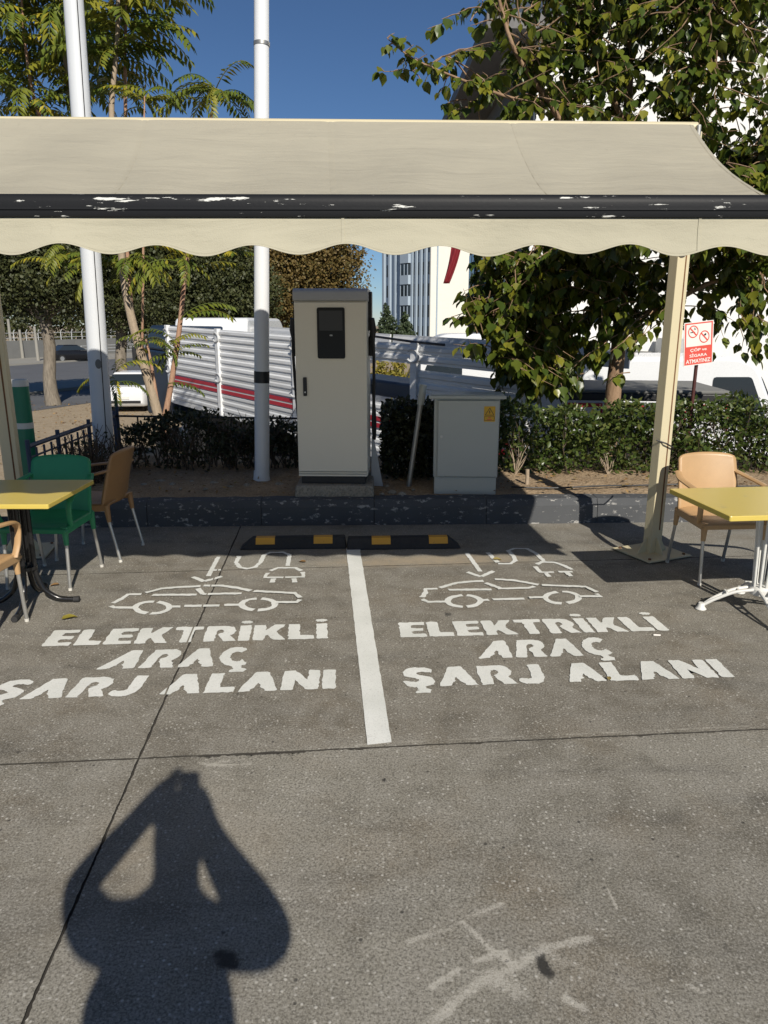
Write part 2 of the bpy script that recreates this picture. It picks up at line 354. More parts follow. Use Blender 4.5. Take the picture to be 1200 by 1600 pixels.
M['bark_pale'] = barkmat('pale_bark', (0.30, 0.235, 0.165), (0.40, 0.32, 0.235), 7)
M['bark_pink'] = barkmat('young_stem_bark', (0.34, 0.19, 0.125), (0.42, 0.27, 0.18), 9)
M['bark_grey'] = barkmat('grey_bark', (0.13, 0.11, 0.085), (0.26, 0.225, 0.18), 5)
M['bark_mul'] = barkmat('mulberry_bark', (0.22, 0.14, 0.085), (0.34, 0.23, 0.145), 6)
M['twig'] = barkmat('hedge_twig', (0.075, 0.055, 0.04), (0.12, 0.09, 0.065), 9)
M['leaf_mul'] = leafmat('mulberry_leaf', [(0.034, 0.056, 0.010), (0.060, 0.092, 0.013), (0.095, 0.125, 0.016), (0.13, 0.15, 0.018), (0.042, 0.068, 0.012), (0.21, 0.20, 0.022), (0.050, 0.080, 0.012)], 0.33, 0.22)
M['leaf_ail'] = leafmat('ailanthus_leaf', [(0.075, 0.11, 0.015), (0.11, 0.145, 0.02), (0.15, 0.175, 0.022), (0.25, 0.23, 0.025), (0.09, 0.13, 0.018), (0.13, 0.165, 0.022), (0.40, 0.32, 0.03)], 0.45, 0.25)
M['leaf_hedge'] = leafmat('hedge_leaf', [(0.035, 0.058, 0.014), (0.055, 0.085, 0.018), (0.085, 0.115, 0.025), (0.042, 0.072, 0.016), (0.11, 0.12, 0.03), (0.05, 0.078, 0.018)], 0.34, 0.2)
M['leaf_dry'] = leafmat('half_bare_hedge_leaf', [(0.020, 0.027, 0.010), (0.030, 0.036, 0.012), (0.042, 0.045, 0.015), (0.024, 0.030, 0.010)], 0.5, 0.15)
M['leaf_dark'] = leafmat('plane_leaf', [(0.035, 0.045, 0.016), (0.055, 0.065, 0.022), (0.075, 0.08, 0.028), (0.05, 0.06, 0.02)], 0.55, 0.15)
M['leaf_brown'] = leafmat('autumn_leaf', [(0.12, 0.085, 0.026), (0.16, 0.11, 0.032), (0.095, 0.085, 0.026), (0.20, 0.13, 0.04), (0.13, 0.095, 0.03)], 0.6, 0.15)
M['leaf_con'] = leafmat('conifer_needles', [(0.032, 0.05, 0.022), (0.045, 0.066, 0.028), (0.06, 0.08, 0.035)], 0.6, 0.1)
M['leaf_yel'] = leafmat('yellow_leaf', [(0.22, 0.19, 0.03), (0.30, 0.24, 0.035), (0.16, 0.16, 0.03)], 0.6, 0.2)
M['leaf_litter'] = leafmat('dead_leaf', [(0.24, 0.14, 0.05), (0.30, 0.19, 0.075), (0.17, 0.09, 0.035), (0.26, 0.21, 0.07)], 0.8, 0.05)

# ================================================================== GROUND
def nz(x, y, s=1.0): return math.sin(x * 1.7 * s + 1.3) * math.cos(y * 2.1 * s) * 0.5 + math.sin(x * 4.3 * s + y * 3.1 * s) * 0.3
# the bays' own directions, from the two joints
O1 = PH(217, 1185); eL = (PH(345, 900) - PH(45, 1595)).normalized()
eT = (PH(1200, 1137) - PH(0, 1193)).normalized()
def KY(x): return 6.21 + (x + 1.7) * 0.035          # front of the kerb
b2 = (PH(600, 885) - O1).dot(eL)                     # second cross joint
stains = [(PH(850, 1510), .022, .035, .8), (PH(842, 1492), .022, .03, .75), (PH(858, 1520), .02, .02, .7), (PH(355, 1500), .03, .035, .75), (PH(345, 1492), .025, .02, .7), (PH(365, 1508), .02, .02, .7), (PH(600, 1218), .01, .014, .8),
          (PH(680, 1325), .03, .04, .28), (PH(730, 1335), .015, .02, .4), (PH(300, 1165), .04, .04, .35), (PH(700, 960), .03, .05, .6),
          (PH(1075, 1380), .02, .09, .3), (PH(1135, 1480), .016, .03, .45), (PH(640, 1355), .012, .016, .4), (PH(1120, 1195), .09, .05, .3), (PH(960, 1260), .2, .05, .2),
          (PH(420, 1345), .01, .012, .7), (PH(1020, 1582), .012, .018, .5), (PH(135, 1180), .05, .05, .3), (PH(475, 1130), .05, .03, .3), (PH(880, 1190), .12, .05, .2), (PH(330, 1080), .1, .06, .2)]
def seg(pts, w, s): return [(PH(*pts[i]), PH(*pts[i + 1]), w, s) for i in range(len(pts) - 1)]
scuffs = seg([(684, 1592), (722, 1555), (760, 1530), (790, 1518), (815, 1505), (850, 1482)], .016, .78) + seg([(850, 1482), (880, 1475), (921, 1466)], .014, .8) \
    + seg([(870, 1490), (900, 1508), (918, 1514)], .02, .6) + seg([(722, 1440), (770, 1485), (800, 1504)], .008, .95) + seg([(742, 1502), (790, 1487)], .008, .9) \
    + seg([(675, 1542), (718, 1513)], .008, .85) + seg([(770, 1525), (800, 1545)], .045, .72) + seg([(850, 1482), (890, 1505)], .03, .65) + seg([(700, 1565), (760, 1520)], .03, .5) + seg([(640, 1470), (705, 1450)], .014, .7) + seg([(885, 1560), (912, 1575)], .016, .8) \
    + seg([(735, 1430), (785, 1412)], .012, .72) + seg([(945, 1375), (965, 1420)], .003, .9) + seg([(1075, 1540), (1100, 1550)], .012, .7) + seg([(680, 1600), (690, 1585)], .05, .5) \
    + seg([(50, 1185), (75, 1150)], .004, .6) + seg([(0, 1190), (110, 1185), (216, 1181)], .006, .7) + seg([(225, 1181), (330, 1176), (470, 1170), (600, 1162)], .007, .75) + seg([(620, 1161), (800, 1151), (1000, 1142), (1200, 1134)], .006, .58) + seg([(312, 1192), (345, 1196), (392, 1194)], .010, .75) + seg([(345, 1190), (380, 1186)], .012, .6) + seg([(520, 1168), (560, 1170)], .012, .6) + seg([(55, 1030), (80, 1010)], .004, .6) + seg([(620, 1060), (660, 1066)], .003, .5) + seg([(900, 1075), (960, 1090)], .02, .35)
bites = [(PH(432, 1183), .10, .075), (PH(402, 1187), .05, .085), (PH(325, 1187), .05, .02), (PH(368, 1190), .05, .012), (PH(740, 1152), .03, .010), (PH(1000, 1146), .03, .012), (PH(560, 1167), .05, .012), (PH(460, 1180), .05, .018)]
def ground_masks(me, co):
    n = len(co); st = np.zeros(n); sf = np.zeros(n); tn = np.zeros(n)
    P = co[:, :2]
    for c, rx, ry, s in stains:
        d = ((P[:, 0] - c.x) / rx) ** 2 + ((P[:, 1] - c.y) / ry) ** 2
        st = np.maximum(st, s * np.clip(1.35 - 0.8 * np.sqrt(d), 0, 1))
    for a, b, w, s in scuffs:
        A = np.array([a.x, a.y]); D = np.array([b.x - a.x, b.y - a.y]); L = (D @ D) + 1e-9
        tt = np.clip(((P - A) @ D) / L, 0, 1); d = np.linalg.norm(P - A - tt[:, None] * D, axis=1)
        sf = np.maximum(sf, s * np.exp(-(d / (w * 1.15 + .004)) ** 2))
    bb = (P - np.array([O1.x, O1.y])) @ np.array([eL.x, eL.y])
    tn = np.clip(1 - np.abs(bb - (b2 + .11)) / .16, 0, 1) * np.clip(1 - np.abs(P[:, 0] - .35) / 1.0, 0, 1) * 2.2
    tn = np.clip(np.maximum(tn, .35 * np.exp(-((P[:, 0] + .75) ** 2 + (P[:, 1] - 2.1) ** 2) / .12)), 0, 1)
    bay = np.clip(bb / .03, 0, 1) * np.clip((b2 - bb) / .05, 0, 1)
    for nm, arr in (('stain', st), ('scuff', sf), ('tan', tn), ('bay', bay)):
        at = me.attributes.new(nm, 'FLOAT', 'POINT'); at.data.foreach_set('value', arr.astype(np.float32))
    return
paving = MB().grid(lambda s, q: (-16 + 30 * s, -14 + 20.6 * q, -0.0085), 6, 6).build('concrete_pavement', M['joint'], fix=False)
tag(paving, kind='structure')
def slab(a0, a1, b0, b1, res, fn=None):
    nu, nv = max(2, int((a1 - a0) / res)), max(2, int((b1 - b0) / res)); g = .0048
    V = np.zeros(((nu + 1) * (nv + 1), 3)); k = 0
    for j in range(nv + 1):
        for i in range(nu + 1):
            a, b = a0 + (a1 - a0) * i / nu, b0 + (b1 - b0) * j / nv
            da = db = 0.0
            ej = lambda q: g * (0.55 + 0.9 * abs(math.sin(q * 9.1) * math.sin(q * 23.7 + 1) * math.cos(q * 57.3)) + 0.5 * abs(math.sin(q * 131)))
            if i == 0: da = ej(b)
            if i == nu: da = -ej(b + 3)
            if j == 0: db = ej(a)
            if j == nv: db = -ej(a + 5)
            p = O1 + eT * (a + da) + eL * (b + db)
            if j in (0, nv) and res < .03 and abs(b) < 0.01:
                for c, w, h in bites:
                    x = abs((p - O1).dot(eT) - (c - O1).dot(eT)) / w
                    if x < 1 and b0 < -.5: p = p - eL * h * (1 - x * x) * (0.75 + .5 * math.sin(a * 160))
                    elif x < 1: p = p + eL * h * .25 * (1 - x * x)
            if fn and j == nv: p.y = min(p.y, KY(p.x) + .03)
            V[k] = (p.x, p.y, 0.0015 * nz(p.x, p.y, .7)); k += 1
    F_ = []
    for j in range(nv):
        for i in range(nu):
            q = j * (nu + 1) + i; F_.append((q, q + 1, q + nu + 2, q + nu + 1))
    rim = [i for i in range(nu + 1)] + [j * (nu + 1) + nu for j in range(1, nv + 1)] + [nv * (nu + 1) + i for i in range(nu - 1, -1, -1)] + [j * (nu + 1) for j in range(nv - 1, 0, -1)]
    low = V[rim].copy(); low[:, 2] -= .03; n0 = len(V); V = np.vstack([V, low]); m = len(rim)
    for q in range(m): F_.append((rim[q], n0 + q, n0 + (q + 1) % m, rim[(q + 1) % m]))
    me = bpy.data.meshes.new('slab'); me.from_pydata(V.tolist(), [], F_); ground_masks(me, V)
    me.materials.append(M['concrete']); me.materials.append(M['joint'])
    for f in me.polygons[-m:]: f.material_index = 1
    return link('slab', me, None, paving)
A_ = [-8.6, -4.3, 0.0, 4.6, 9.2]
for k in range(4):
    near = k in (1, 2)
    slab(A_[k], A_[k + 1], -4.0, 0.0, (.024 if k == 1 else .0125) if near else .3)
    slab(A_[k], A_[k + 1], 0.0, b2, .03 if near else .3)
    slab(A_[k], A_[k + 1], b2, b2 + 1.35, .05 if near else .3, True)
    slab(A_[k], A_[k + 1], -8.0, -4.0, .4)

GZ = -1.6
# terrain behind the lot, lower than it
def terr(s, q):
    y = 6.75 + (q ** 3) * 900; x = (s - .5) * (60 + 1500 * q)
    z = -.12 if y < 6.8 else GZ
    return (x, y, z - .0008 * max(0, y - 60) * 0)
tag(MB().grid(terr, 60, 60).build('ground', M['dirt'], fix=False), kind='structure')
# the lot's near surroundings behind the camera
tag(MB().sheet([(-200, -200, -.3), (200, -200, -.3), (200, 6.9, -.3), (-200, 6.9, -.3)]).build('surrounding_ground', M['pave'], fix=False), kind='structure')
# road, its direction from its two kerbs
rd = Vector((0.336, 0.942, 0)); rn = Vector((-0.942, 0.336, 0))
Rp = [PH(90, v, GZ) for v in (637, 613, 599, 567, 561)]
def strip(name, p, q, z, mat, h=0):
    a, b = p - rd * 60, p + rd * 260; w = (q - p).dot(rn)
    mb = MB()
    if h: mb.hexa([Vector((*x.xy, z - .02)) for x in (a, b, b + rn * w, a + rn * w)] + [Vector((*x.xy, z + h)) for x in (a, b, b + rn * w, a + rn * w)])
    else: mb.sheet([Vector((*x.xy, z)) for x in (a, b, b + rn * w, a + rn * w)])
    return tag(mb.build(name, mat), kind='structure')
strip('side_road', Rp[0], Rp[1], GZ + .012, M['asphalt'])
strip('median', Rp[1], Rp[2], GZ, M['pave'], .16)
strip('main_road', Rp[2], Rp[3], GZ + .012, M['asphalt'])
strip('far_pavement', Rp[3], Rp[4] + rn * 5, GZ, M['pave'], .14)
MBx = MB().hexa([Rp[2] + rd * s + rn * 2.6 + Vector((0, 0, z)) for z, q in ((.016, 0), (.018, 0)) for s in (-50,)] * 4) if False else None
for s in range(0, 12):
    pass
# park-like strip where the trucks stand
tag(MB().sheet([(-6.5, 8.3, GZ + .02), (14, 8.3, GZ + .02), (16, 24, GZ + .02), (-3.2, 17, GZ + .02)]).build('lorry_park', M['pave'], fix=False), kind='structure')

# kerb
kerb = tag(bpy.data.objects.new('kerb', None), kind='structure'); COL.objects.link(kerb); INV[kerb.name] = Matrix.Identity(4)
prof = [(0, -.02), (.012, .165), (.045, .225), (.185, .232), (.185, -.02)]
ku = Vector((1, .035, 0)).normalized(); kn = Vector((-.035, 1, 0)).normalized()
for k in range(-3, 10):
    x0 = -.085 + k * 1.0; L = .9985; dy = random.uniform(-.006, .006); dz = random.uniform(-.006, .004)
    mb = MB(); o = Vector((x0, KY(x0) + dy, dz)); NS = 8
    rows = [[o + ku * (L * i / NS) + kn * (p + .004 * math.sin(i * 2.3 + k * 5 + q)) + Vector((0, 0, z + (.004 * math.sin(i * 3.7 + k + q * 2) if q in (1, 2, 3) else 0))) for q, (p, z) in enumerate(prof)] for i in range(NS + 1)]
    vs = [p for r in rows for p in r]; fs = [[i * 5 + q, i * 5 + (q + 1) % 5, i * 5 + 5 + (q + 1) % 5, i * 5 + 5 + q] for i in range(NS) for q in range(5)] + [[4, 3, 2, 1, 0], [NS * 5 + q for q in range(5)]]
    mb.add(vs, fs).build('kerbstone', M['kerb'], kerb, bevel=.006)
# planting bed
def bed(s, q):
    x = -3.1 + 12.6 * s; y0 = KY(x) + .15; y = y0 + (8.75 - y0) * q
    z = .205 + .03 * math.sin(q * 3.1) + .012 * nz(x * 3, y * 4) + .008 * nz(x * 9, y * 8)
    if q > .93: z -= (q - .93) * 9
    return (x, y, z)
tag(MB().grid(bed, 200, 40).build('planting_bed', M['soil'], smooth=True, fix=False), kind='structure')
tag(MB().hexa([(-3.1, 6.3, -1.7), (-3.05, 6.3, -1.7), (-3.05, 8.8, -1.7), (-3.1, 8.8, -1.7), (-3.1, 6.3, .2), (-3.05, 6.3, .2), (-3.05, 8.8, .2), (-3.1, 8.8, .2)])
    .hexa([(-3.045, 8.7, -1.7), (9.5, 8.7, -1.7), (9.5, 8.8, -1.7), (-3.045, 8.8, -1.7), (-3.045, 8.7, .0), (9.5, 8.7, .0), (9.5, 8.8, .0), (-3.045, 8.8, .0)]).build('bed_edge_wall', M['padconc']), kind='structure')

# ================================================================== PAINTED MARKINGS
def cut_joint(o):                                    # paint breaks over the joint
    bm = bmesh.new(); bm.from_mesh(o.data)
    inv = INV[o.name].inverted() if o.name in INV else Matrix.Identity(4)
    iv = INV.get(o.name, Matrix.Identity(4))
    for sgn in (-1, 1):
        p = iv @ (O1 + eT * .0045 * sgn); nrm = eT.copy()
        bmesh.ops.bisect_plane(bm, geom=bm.verts[:] + bm.edges[:] + bm.faces[:], plane_co=p, plane_no=nrm)
    loc0 = iv @ O1
    kill = [f for f in bm.faces if abs((f.calc_center_median() - loc0).dot(eT)) < .0045]
    bmesh.ops.delete(bm, geom=kill, context='FACES'); bm.to_mesh(o.data); bm.free()
PZH = .0045
def ragged(poly, step=.02, j=.0022):
    out = []
    for i in range(len(poly)):
        a, b = poly[i], poly[(i + 1) % len(poly)]; n = max(1, int((b - a).length / step))
        for k in range(n):
            p = a.lerp(b, k / n); out.append(p + Vector((random.gauss(0, j), random.gauss(0, j), 0)))
    return out
def paint(name, polys, parent):
    mb = MB()
    for i, p in enumerate(polys): mb.sheet([Vector((q.x, q.y, PZH + .0006 * i)) for q in ragged(p)])
    o = mb.build(name, M['paint'], parent)
    bm = bmesh.new(); bm.from_mesh(o.data); bmesh.ops.triangulate(bm, faces=bm.faces); bm.to_mesh(o.data); bm.free()
    for f in o.data.polygons:
        if f.normal.z < 0: f.flip()
    cut_joint(o); return o
def arcp(cx, cy, rx, ry, a0, a1, n): return [(cx + rx * math.cos(R(a0 + (a1 - a0) * i / n)), cy + ry * math.sin(R(a0 + (a1 - a0) * i / n))) for i in range(n + 1)]
G = {}
G['E'] = (.82, [[(0, 0), (.82, 0), (.82, .2), (.4, .2), (.38, .38), (.76, .4), (.76, .58), (.38, .6), (.4, .78), (.82, .8), (.82, 1), (0, 1)]])
G['L'] = (.78, [[(0, 0), (.78, 0), (.78, .25), (.36, .27), (.36, 1), (0, 1)]])
G['K'] = (.98, [[(0, 0), (.34, 0), (.36, .28), (.43, .34), (.62, 0), (1.0, 0), (.7, .5), (.98, 1), (.62, 1), (.4, .66), (.36, .66), (.36, 1), (0, 1)]])
G['T'] = (.88, [[(.27, 0), (.61, 0), (.61, .78), (.88, .8), (.88, 1), (0, 1), (0, .8), (.27, .78)]])
G['R'] = (.95, [[(0, 0), (.34, 0), (.34, .64), (.38, .74), (.52, .74), (.57, .64), (.52, .56), (.40, .48), (.43, .38), (.6, 0), (.98, 0), (.77, .37), (.9, .5), (.93, .72), (.82, .92), (.6, 1), (0, 1)]])
G['A'] = (1.04, [[(0, 0), (.33, 0), (.35, .13), (.45, .18), (.44, .3), (.49, .44), (.56, .33), (.57, .2), (.68, .13), (.71, 0), (1.04, 0), (.71, 1), (.34, 1)]])
G['I'] = (.35, [[(0, 0), (.35, 0), (.35, 1), (0, 1)]])
G['İ'] = (.35, [[(0, 0), (.35, 0), (.35, 1), (0, 1)], arcp(.18, 1.22, .19, .10, 0, 340, 12)])
G['N'] = (1.0, [[(0, 0), (.33, 0), (.33, .52), (.66, 0), (1.0, 0), (1.0, 1), (.68, 1), (.68, .48), (.34, 1), (0, 1)]])
G['J'] = (.74, [[(0, .1), (.2, -.02), (.46, -.03), (.66, .08), (.74, .3), (.74, 1), (.40, 1), (.40, .32), (.34, .25), (.22, .25), (.05, .3)]])
cc = arcp(.5, .5, .5, .53, 48, 330, 16); ci = arcp(.52, .5, .2, .26, 325, 52, 12)
G['Ç'] = (.93, [cc[:-1] + [(.93, .24), (.9, .06), (.74, -.02), (.72, -.1), (.80, -.22), (.64, -.32), (.36, -.3), (.36, -.2), (.5, -.17), (.5, -.02)][0:0] + ci, [(.42, .02), (.66, .02), (.66, -.08), (.80, -.14), (.76, -.3), (.36, -.3), (.36, -.2), (.48, -.16), (.42, -.08)]])
G['Ş'] = (.88, [[(.02, .28), (.1, .06), (.3, -.02), (.56, -.02), (.8, .08), (.88, .28), (.8, .48), (.56, .58), (.40, .64), (.44, .76), (.62, .76), (.82, .70), (.86, .86), (.7, .98), (.42, 1.02), (.16, .96), (.03, .76), (.1, .54), (.36, .44), (.48, .36), (.40, .25), (.24, .26), (.08, .34)],
                 [(.36, .0), (.6, .0), (.60, -.1), (.74, -.16), (.70, -.32), (.30, -.32), (.30, -.22), (.42, -.18), (.36, -.1)]])
def text_line(txt, BL, BR, TL, TR, parent, gap=.085, space=.42):
    p00, p10, p01, p11 = PH(*BL), PH(*BR), PH(*TL), PH(*TR)
    W = sum(G[c][0] if c != ' ' else space for c in txt) + gap * (len(txt) - 1); x = 0
    def mp(px, py):
        s = px / W
        return (p00.lerp(p10, s)).lerp(p01.lerp(p11, s), py)
    for c in txt:
        if c == ' ': x += space + gap; continue
        w, polys = G[c]
        paint('letter', [[mp(x + a, b) for a, b in rounded(p, .05, 2)] for p in polys], parent); x += w + gap
def stroke(pts, w, closed=False):
    P = [PH(*p) for p in pts]; n = len(P); Lf, Rt = [], []
    for i in range(n):
        d = (P[min(i + 1, n - 1)] - P[max(i - 1, 0)]).normalized(); q = Vector((-d.y, d.x, 0)) * w / 2
        Lf.append(P[i] + q); Rt.append(P[i] - q)
    return Lf + Rt[::-1]
def Zm(ox, oy, k): return lambda pts: [(ox + x / k, oy + y / k) for x, y in pts]
z4, z5, z6 = Zm(0, 680, 2.857), Zm(360, 780, 2.857), Zm(780, 700, 2.857)
def wheel(cx, cy, rx, ry, gaps, n=10):
    return [[(cx + rx * math.cos(R(a0 + (a1 - a0) * i / n)), cy + ry * math.sin(R(a0 + (a1 - a0) * i / n))) for i in range(n + 1)] for a0, a1 in gaps]
SW = .034
lm = thing('bay_marking', (PH(290, 1000).x, PH(290, 1000).y, 0), 'white car, plug and ELEKTRİKLİ ARAÇ ŞARJ ALANI lettering crossed by the long joint', 'road marking', group='painted charging bay markings')
rm = thing('bay_marking', (PH(870, 1000).x, PH(870, 1000).y, 0), 'white car, plug and ELEKTRİKLİ ARAÇ ŞARJ ALANI lettering right of the dividing line', 'road marking', group='painted charging bay markings')
text_line('ELEKTRİKLİ', (64, 1011), (513, 998.5), (85, 986), (511, 975), lm)
text_line('ARAÇ', (149, 1047), (392, 1041), (190, 1018), (392, 1012), lm)
text_line('ŞARJ ALANI', (-32, 1096), (524, 1077), (8, 1064), (525, 1047), lm)
text_line('ELEKTRİKLİ', (626, 997), (1046, 986), (622, 974), (1020, 964), rm)
text_line('ARAÇ', (748, 1030), (964, 1024), (756, 1003), (944, 997), rm)
text_line('ŞARJ ALANI', (630, 1075), (1148, 1059), (626, 1045), (1120, 1031), rm)
def symbols(parent, car, plug, arrow, wheels, f):
    for nm, L in (('car_symbol', car), ('plug_symbol', plug), ('arrow_symbol', arrow)):
        paint(nm, [stroke(p, SW) for p in L], parent)
    for k in (0, 2): paint('wheel_symbol', [stroke(p, SW * 1.15) for p in wheels[k:k + 2]], parent)
wl = wheel(238, 950.2, 26.5, 9.2, [(-82, -252), (-72, 95)]); wl += wheel(403.8, 945.2, 26.5, 9, [(-95, -255), (-80, 92)])
symbols(lm, [z4(p) for p in ([(505, 752), (540, 735), (572, 713), (632, 712)], [(495, 765), (512, 772), (600, 773)], [(765, 769), (805, 768)], [(825, 766), (980, 764)], [(1000, 762), (1070, 761)],
                             [(650, 708), (720, 689), (800, 682), (893, 678)], [(910, 676), (990, 676), (1060, 686), (1120, 699)], [(678, 718), (878, 717)], [(885, 690), (906, 715)], [(906, 715), (1080, 712)], [(1132, 702), (1230, 706)])]
        + [z5(p) for p in ([(110, 416), (288, 426), (312, 446)], [(310, 455), (296, 466), (205, 467)])],
        [z5(p) for p in ([(40, 256), (26, 285), (42, 306), (75, 312), (110, 306), (132, 286), (150, 252), (178, 240), (235, 239), (264, 250), (256, 300)],
                         [(178, 322), (212, 309), (290, 309), (316, 322)], [(168, 332), (154, 352), (236, 352)], [(246, 352), (326, 350), (322, 328)], [(192, 358), (186, 376)], [(284, 358), (288, 376)])],
        [z4(p) for p in ([(975, 545), (930, 632)], [(938, 607), (988, 603)], [(862, 636), (912, 656)], [(912, 656), (990, 634)])], wl, 1)
wr = wheel(725.1, 940, 25.5, 9, [(-95, -265), (-82, 80)]); wr += wheel(878, 934.5, 26, 9.2, [(-105, -268), (-90, 72)])
symbols(rm, [z5(p) for p in ([(925, 402), (870, 403), (872, 418), (856, 440)], [(856, 450), (882, 461), (962, 460)], [(935, 398), (1010, 377), (1075, 370), (1130, 368)], [(975, 408), (1165, 406)], [(1120, 455), (1155, 453)], [(1140, 378), (1205, 402)], [(1172, 452), (1312, 449)])]
        + [z6(p) for p in ([(-20, 590), (60, 595), (120, 605), (175, 615)], [(-5, 633), (130, 630), (156, 622)], [(190, 617), (385, 625), (435, 648)], [(430, 657), (458, 668), (358, 668)], [(135, 674), (205, 672)])],
        [z5(p) for p in ([(1148, 240), (1195, 285)],)] + [z6(p) for p in ([(-5, 519), (50, 519), (72, 505), (62, 482), (38, 462), (66, 451), (125, 452), (165, 474), (200, 508)],
                         [(168, 522), (190, 512), (245, 513), (285, 526), (326, 546)], [(330, 556), (262, 556)], [(245, 558), (184, 558), (160, 532)], [(205, 562), (225, 579)], [(300, 560), (322, 577)])],
        [z5(p) for p in ([(1055, 242), (1115, 325)], [(1055, 328), (1120, 348)], [(1120, 348), (1175, 324)])], wr, 1)
ln = MB().sheet([Vector((p.x, p.y, PZH)) for p in ragged([PH(574, 1165), PH(612, 1161), PH(562, 857), PH(541, 857)], .05, .0013)]).build('bay_line', M['paint'])
for f in ln.data.polygons:
    if f.normal.z < 0: f.flip()
tag(ln, 'single straight white line painted between the two charging bays', 'road marking')

# ================================================================== AWNING
BK0, BK1 = Vector((-2.80, 5.28, 3.045)), Vector((2.085, 5.43, 3.045))   # back edge on the posts
FR0, FR1 = Vector((-2.56, 2.62, 2.135)), Vector((2.26, 2.66, 2.135))    # front bar
aw = thing('awning', (0, 5.35, 0), 'faded beige sun awning with scalloped valance and scratched black front bar on cream posts', 'awning')
def canopy(s, q):
    b = BK0.lerp(BK1, s); f = FR0.lerp(FR1, s); p = b.lerp(f, q)
    sag = .275 * 4 * q * (1 - q) * (1 + .35 * (1 - 2 * q))
    e = 4 * s; wr = .010 * math.sin(s * 43 + q * 5) * q * (1 - q) * 4 + .005 * math.sin(s * 90 - q * 22) * math.sin(q * math.pi) * (.5 + .5 * math.sin(s * 13)) + .012 * math.sin(s * 17 + 2 + q * 9) * math.sin(q * math.pi)
    pk = -.006 * math.exp(-((e - round(e)) / .02) ** 2) + .004 * math.sin(q * 260 + s * 30) * math.exp(-((e - round(e)) / .07) ** 2) * q
    p.z += -sag + wr + pk
    return p
cn = MB().grid(canopy, 160, 70).build('canopy', M['canopy'], aw, smooth=True, fix=False)
def seamp(k):
    mb = MB()
    for j in range(60):
        q0, q1 = j / 60, (j + 1) / 60; s = min(max(k / 4, .002), .998)
        mb.add([canopy(s - .0028, q0) + Vector((0, 0, .0022)), canopy(s + .0028, q0) + Vector((0, 0, .0022)), canopy(s + .0028, q1) + Vector((0, 0, .0022)), canopy(s - .0028, q1) + Vector((0, 0, .0022))], [[0, 1, 2, 3]])
    return mb
for k in range(5): seamp(k).build('seam', M['canopy'], cn, smooth=True, fix=False)
bd = (FR1 - FR0).normalized(); bn = Vector((-bd.y, bd.x, 0))
bp = rounded([(-.042, -.036), (.042, -.036), (.042, .030), (.020, .040), (-.028, .040), (-.042, .022)], .012, 2)
bar = MB().prism(bp, FR0 - bd * .05 + Vector((0, 0, -.018)), bn, Vector((0, 0, 1)), bd * ((FR1 - FR0).length + .1)).build('front_bar', M['bar'], aw, smooth=True)
MB().prism([(-.046, -.012), (-.040, -.012), (-.040, -.004), (-.046, -.004)], FR0 - bd * .05 + Vector((0, 0, -.018)), bn, Vector((0, 0, 1)), bd * ((FR1 - FR0).length + .1)).build('bar_lip', M['bar'], bar)
VL = (FR1 - FR0).length
def valance(s, q):
    d = s * VL; p = FR0 + bd * d; ph = (d - (.05)) / .318 * 2 * math.pi
    low = -.157 - .0165 * math.cos(ph) - .004 * math.sin(ph * .37)
    p = p + Vector((0, 0, -.052 + (low + .052) * q)) - bn * (.030 + .010 * q * math.sin(ph * .5 + 1) + .006 * q * math.sin(d * 9) + .018 * q * q)
    return p
va = MB().grid(valance, 480, 10).build('valance', M['valance'], aw, smooth=True, fix=False, solid=.0015)
def strip_on(fn, q0, q1, off, n=480): return MB().grid(lambda s, q: fn(s, q0 + (q1 - q0) * q) - bn * off, n, 1)
strip_on(valance, .95, 1.0, .003).build('hem', M['valance'], va, smooth=True, fix=False)
for k in range(5):
    s = min(max((k * 1.2 + (.0)) / VL + .0035, .004), .996)
    sx = ((Vector((-.138, 2.62, 0)) - FR0).dot(bd) + (k - 2) * 1.2) / VL
    if 0 < sx < 1:
        MB().grid(lambda a, q: valance(sx + (a - .5) * .010 / VL, q) - bn * .003, 1, 10).build('seam', M['valance'], va, smooth=True, fix=False)
MB().tube([BK0 + Vector((-.04, .03, -.02)), BK1 + Vector((.04, .03, -.02))], .038, 14).build('roller', M['post'], aw, smooth=True)
MB().box((BK0 + BK1) / 2 + Vector((0, .05, -.10)), ((BK1 - BK0).length, .08, .08), math.atan2(.15, 4.885)).build('cross_beam', M['post'], aw, bevel=.006)
br = MB().box(BK1 + Vector((.035, .03, -.09)), (.03, .14, .16)).build('end_bracket', M['steel'], aw, bevel=.01)
MB().box(BK0 + Vector((-.035, .03, -.04)), (.03, .16, .2)).build('end_bracket', M['steel'], aw, bevel=.01)
for s0, s1 in ((.16, .30), (.84, .70)):                # folding arms under the cloth
    a = BK0.lerp(BK1, s0) + Vector((0, -.05, -.13)); f = FR0.lerp(FR1, s1) + Vector((0, .05, -.03)); e = a.lerp(f, .5) + Vector((.5 if s0 > .5 else -.5, 0, -.42))
    MB().tube([a, e], .022, 8).tube([e, f], .020, 8).build('folding_arm', M['steel'], aw, smooth=True)
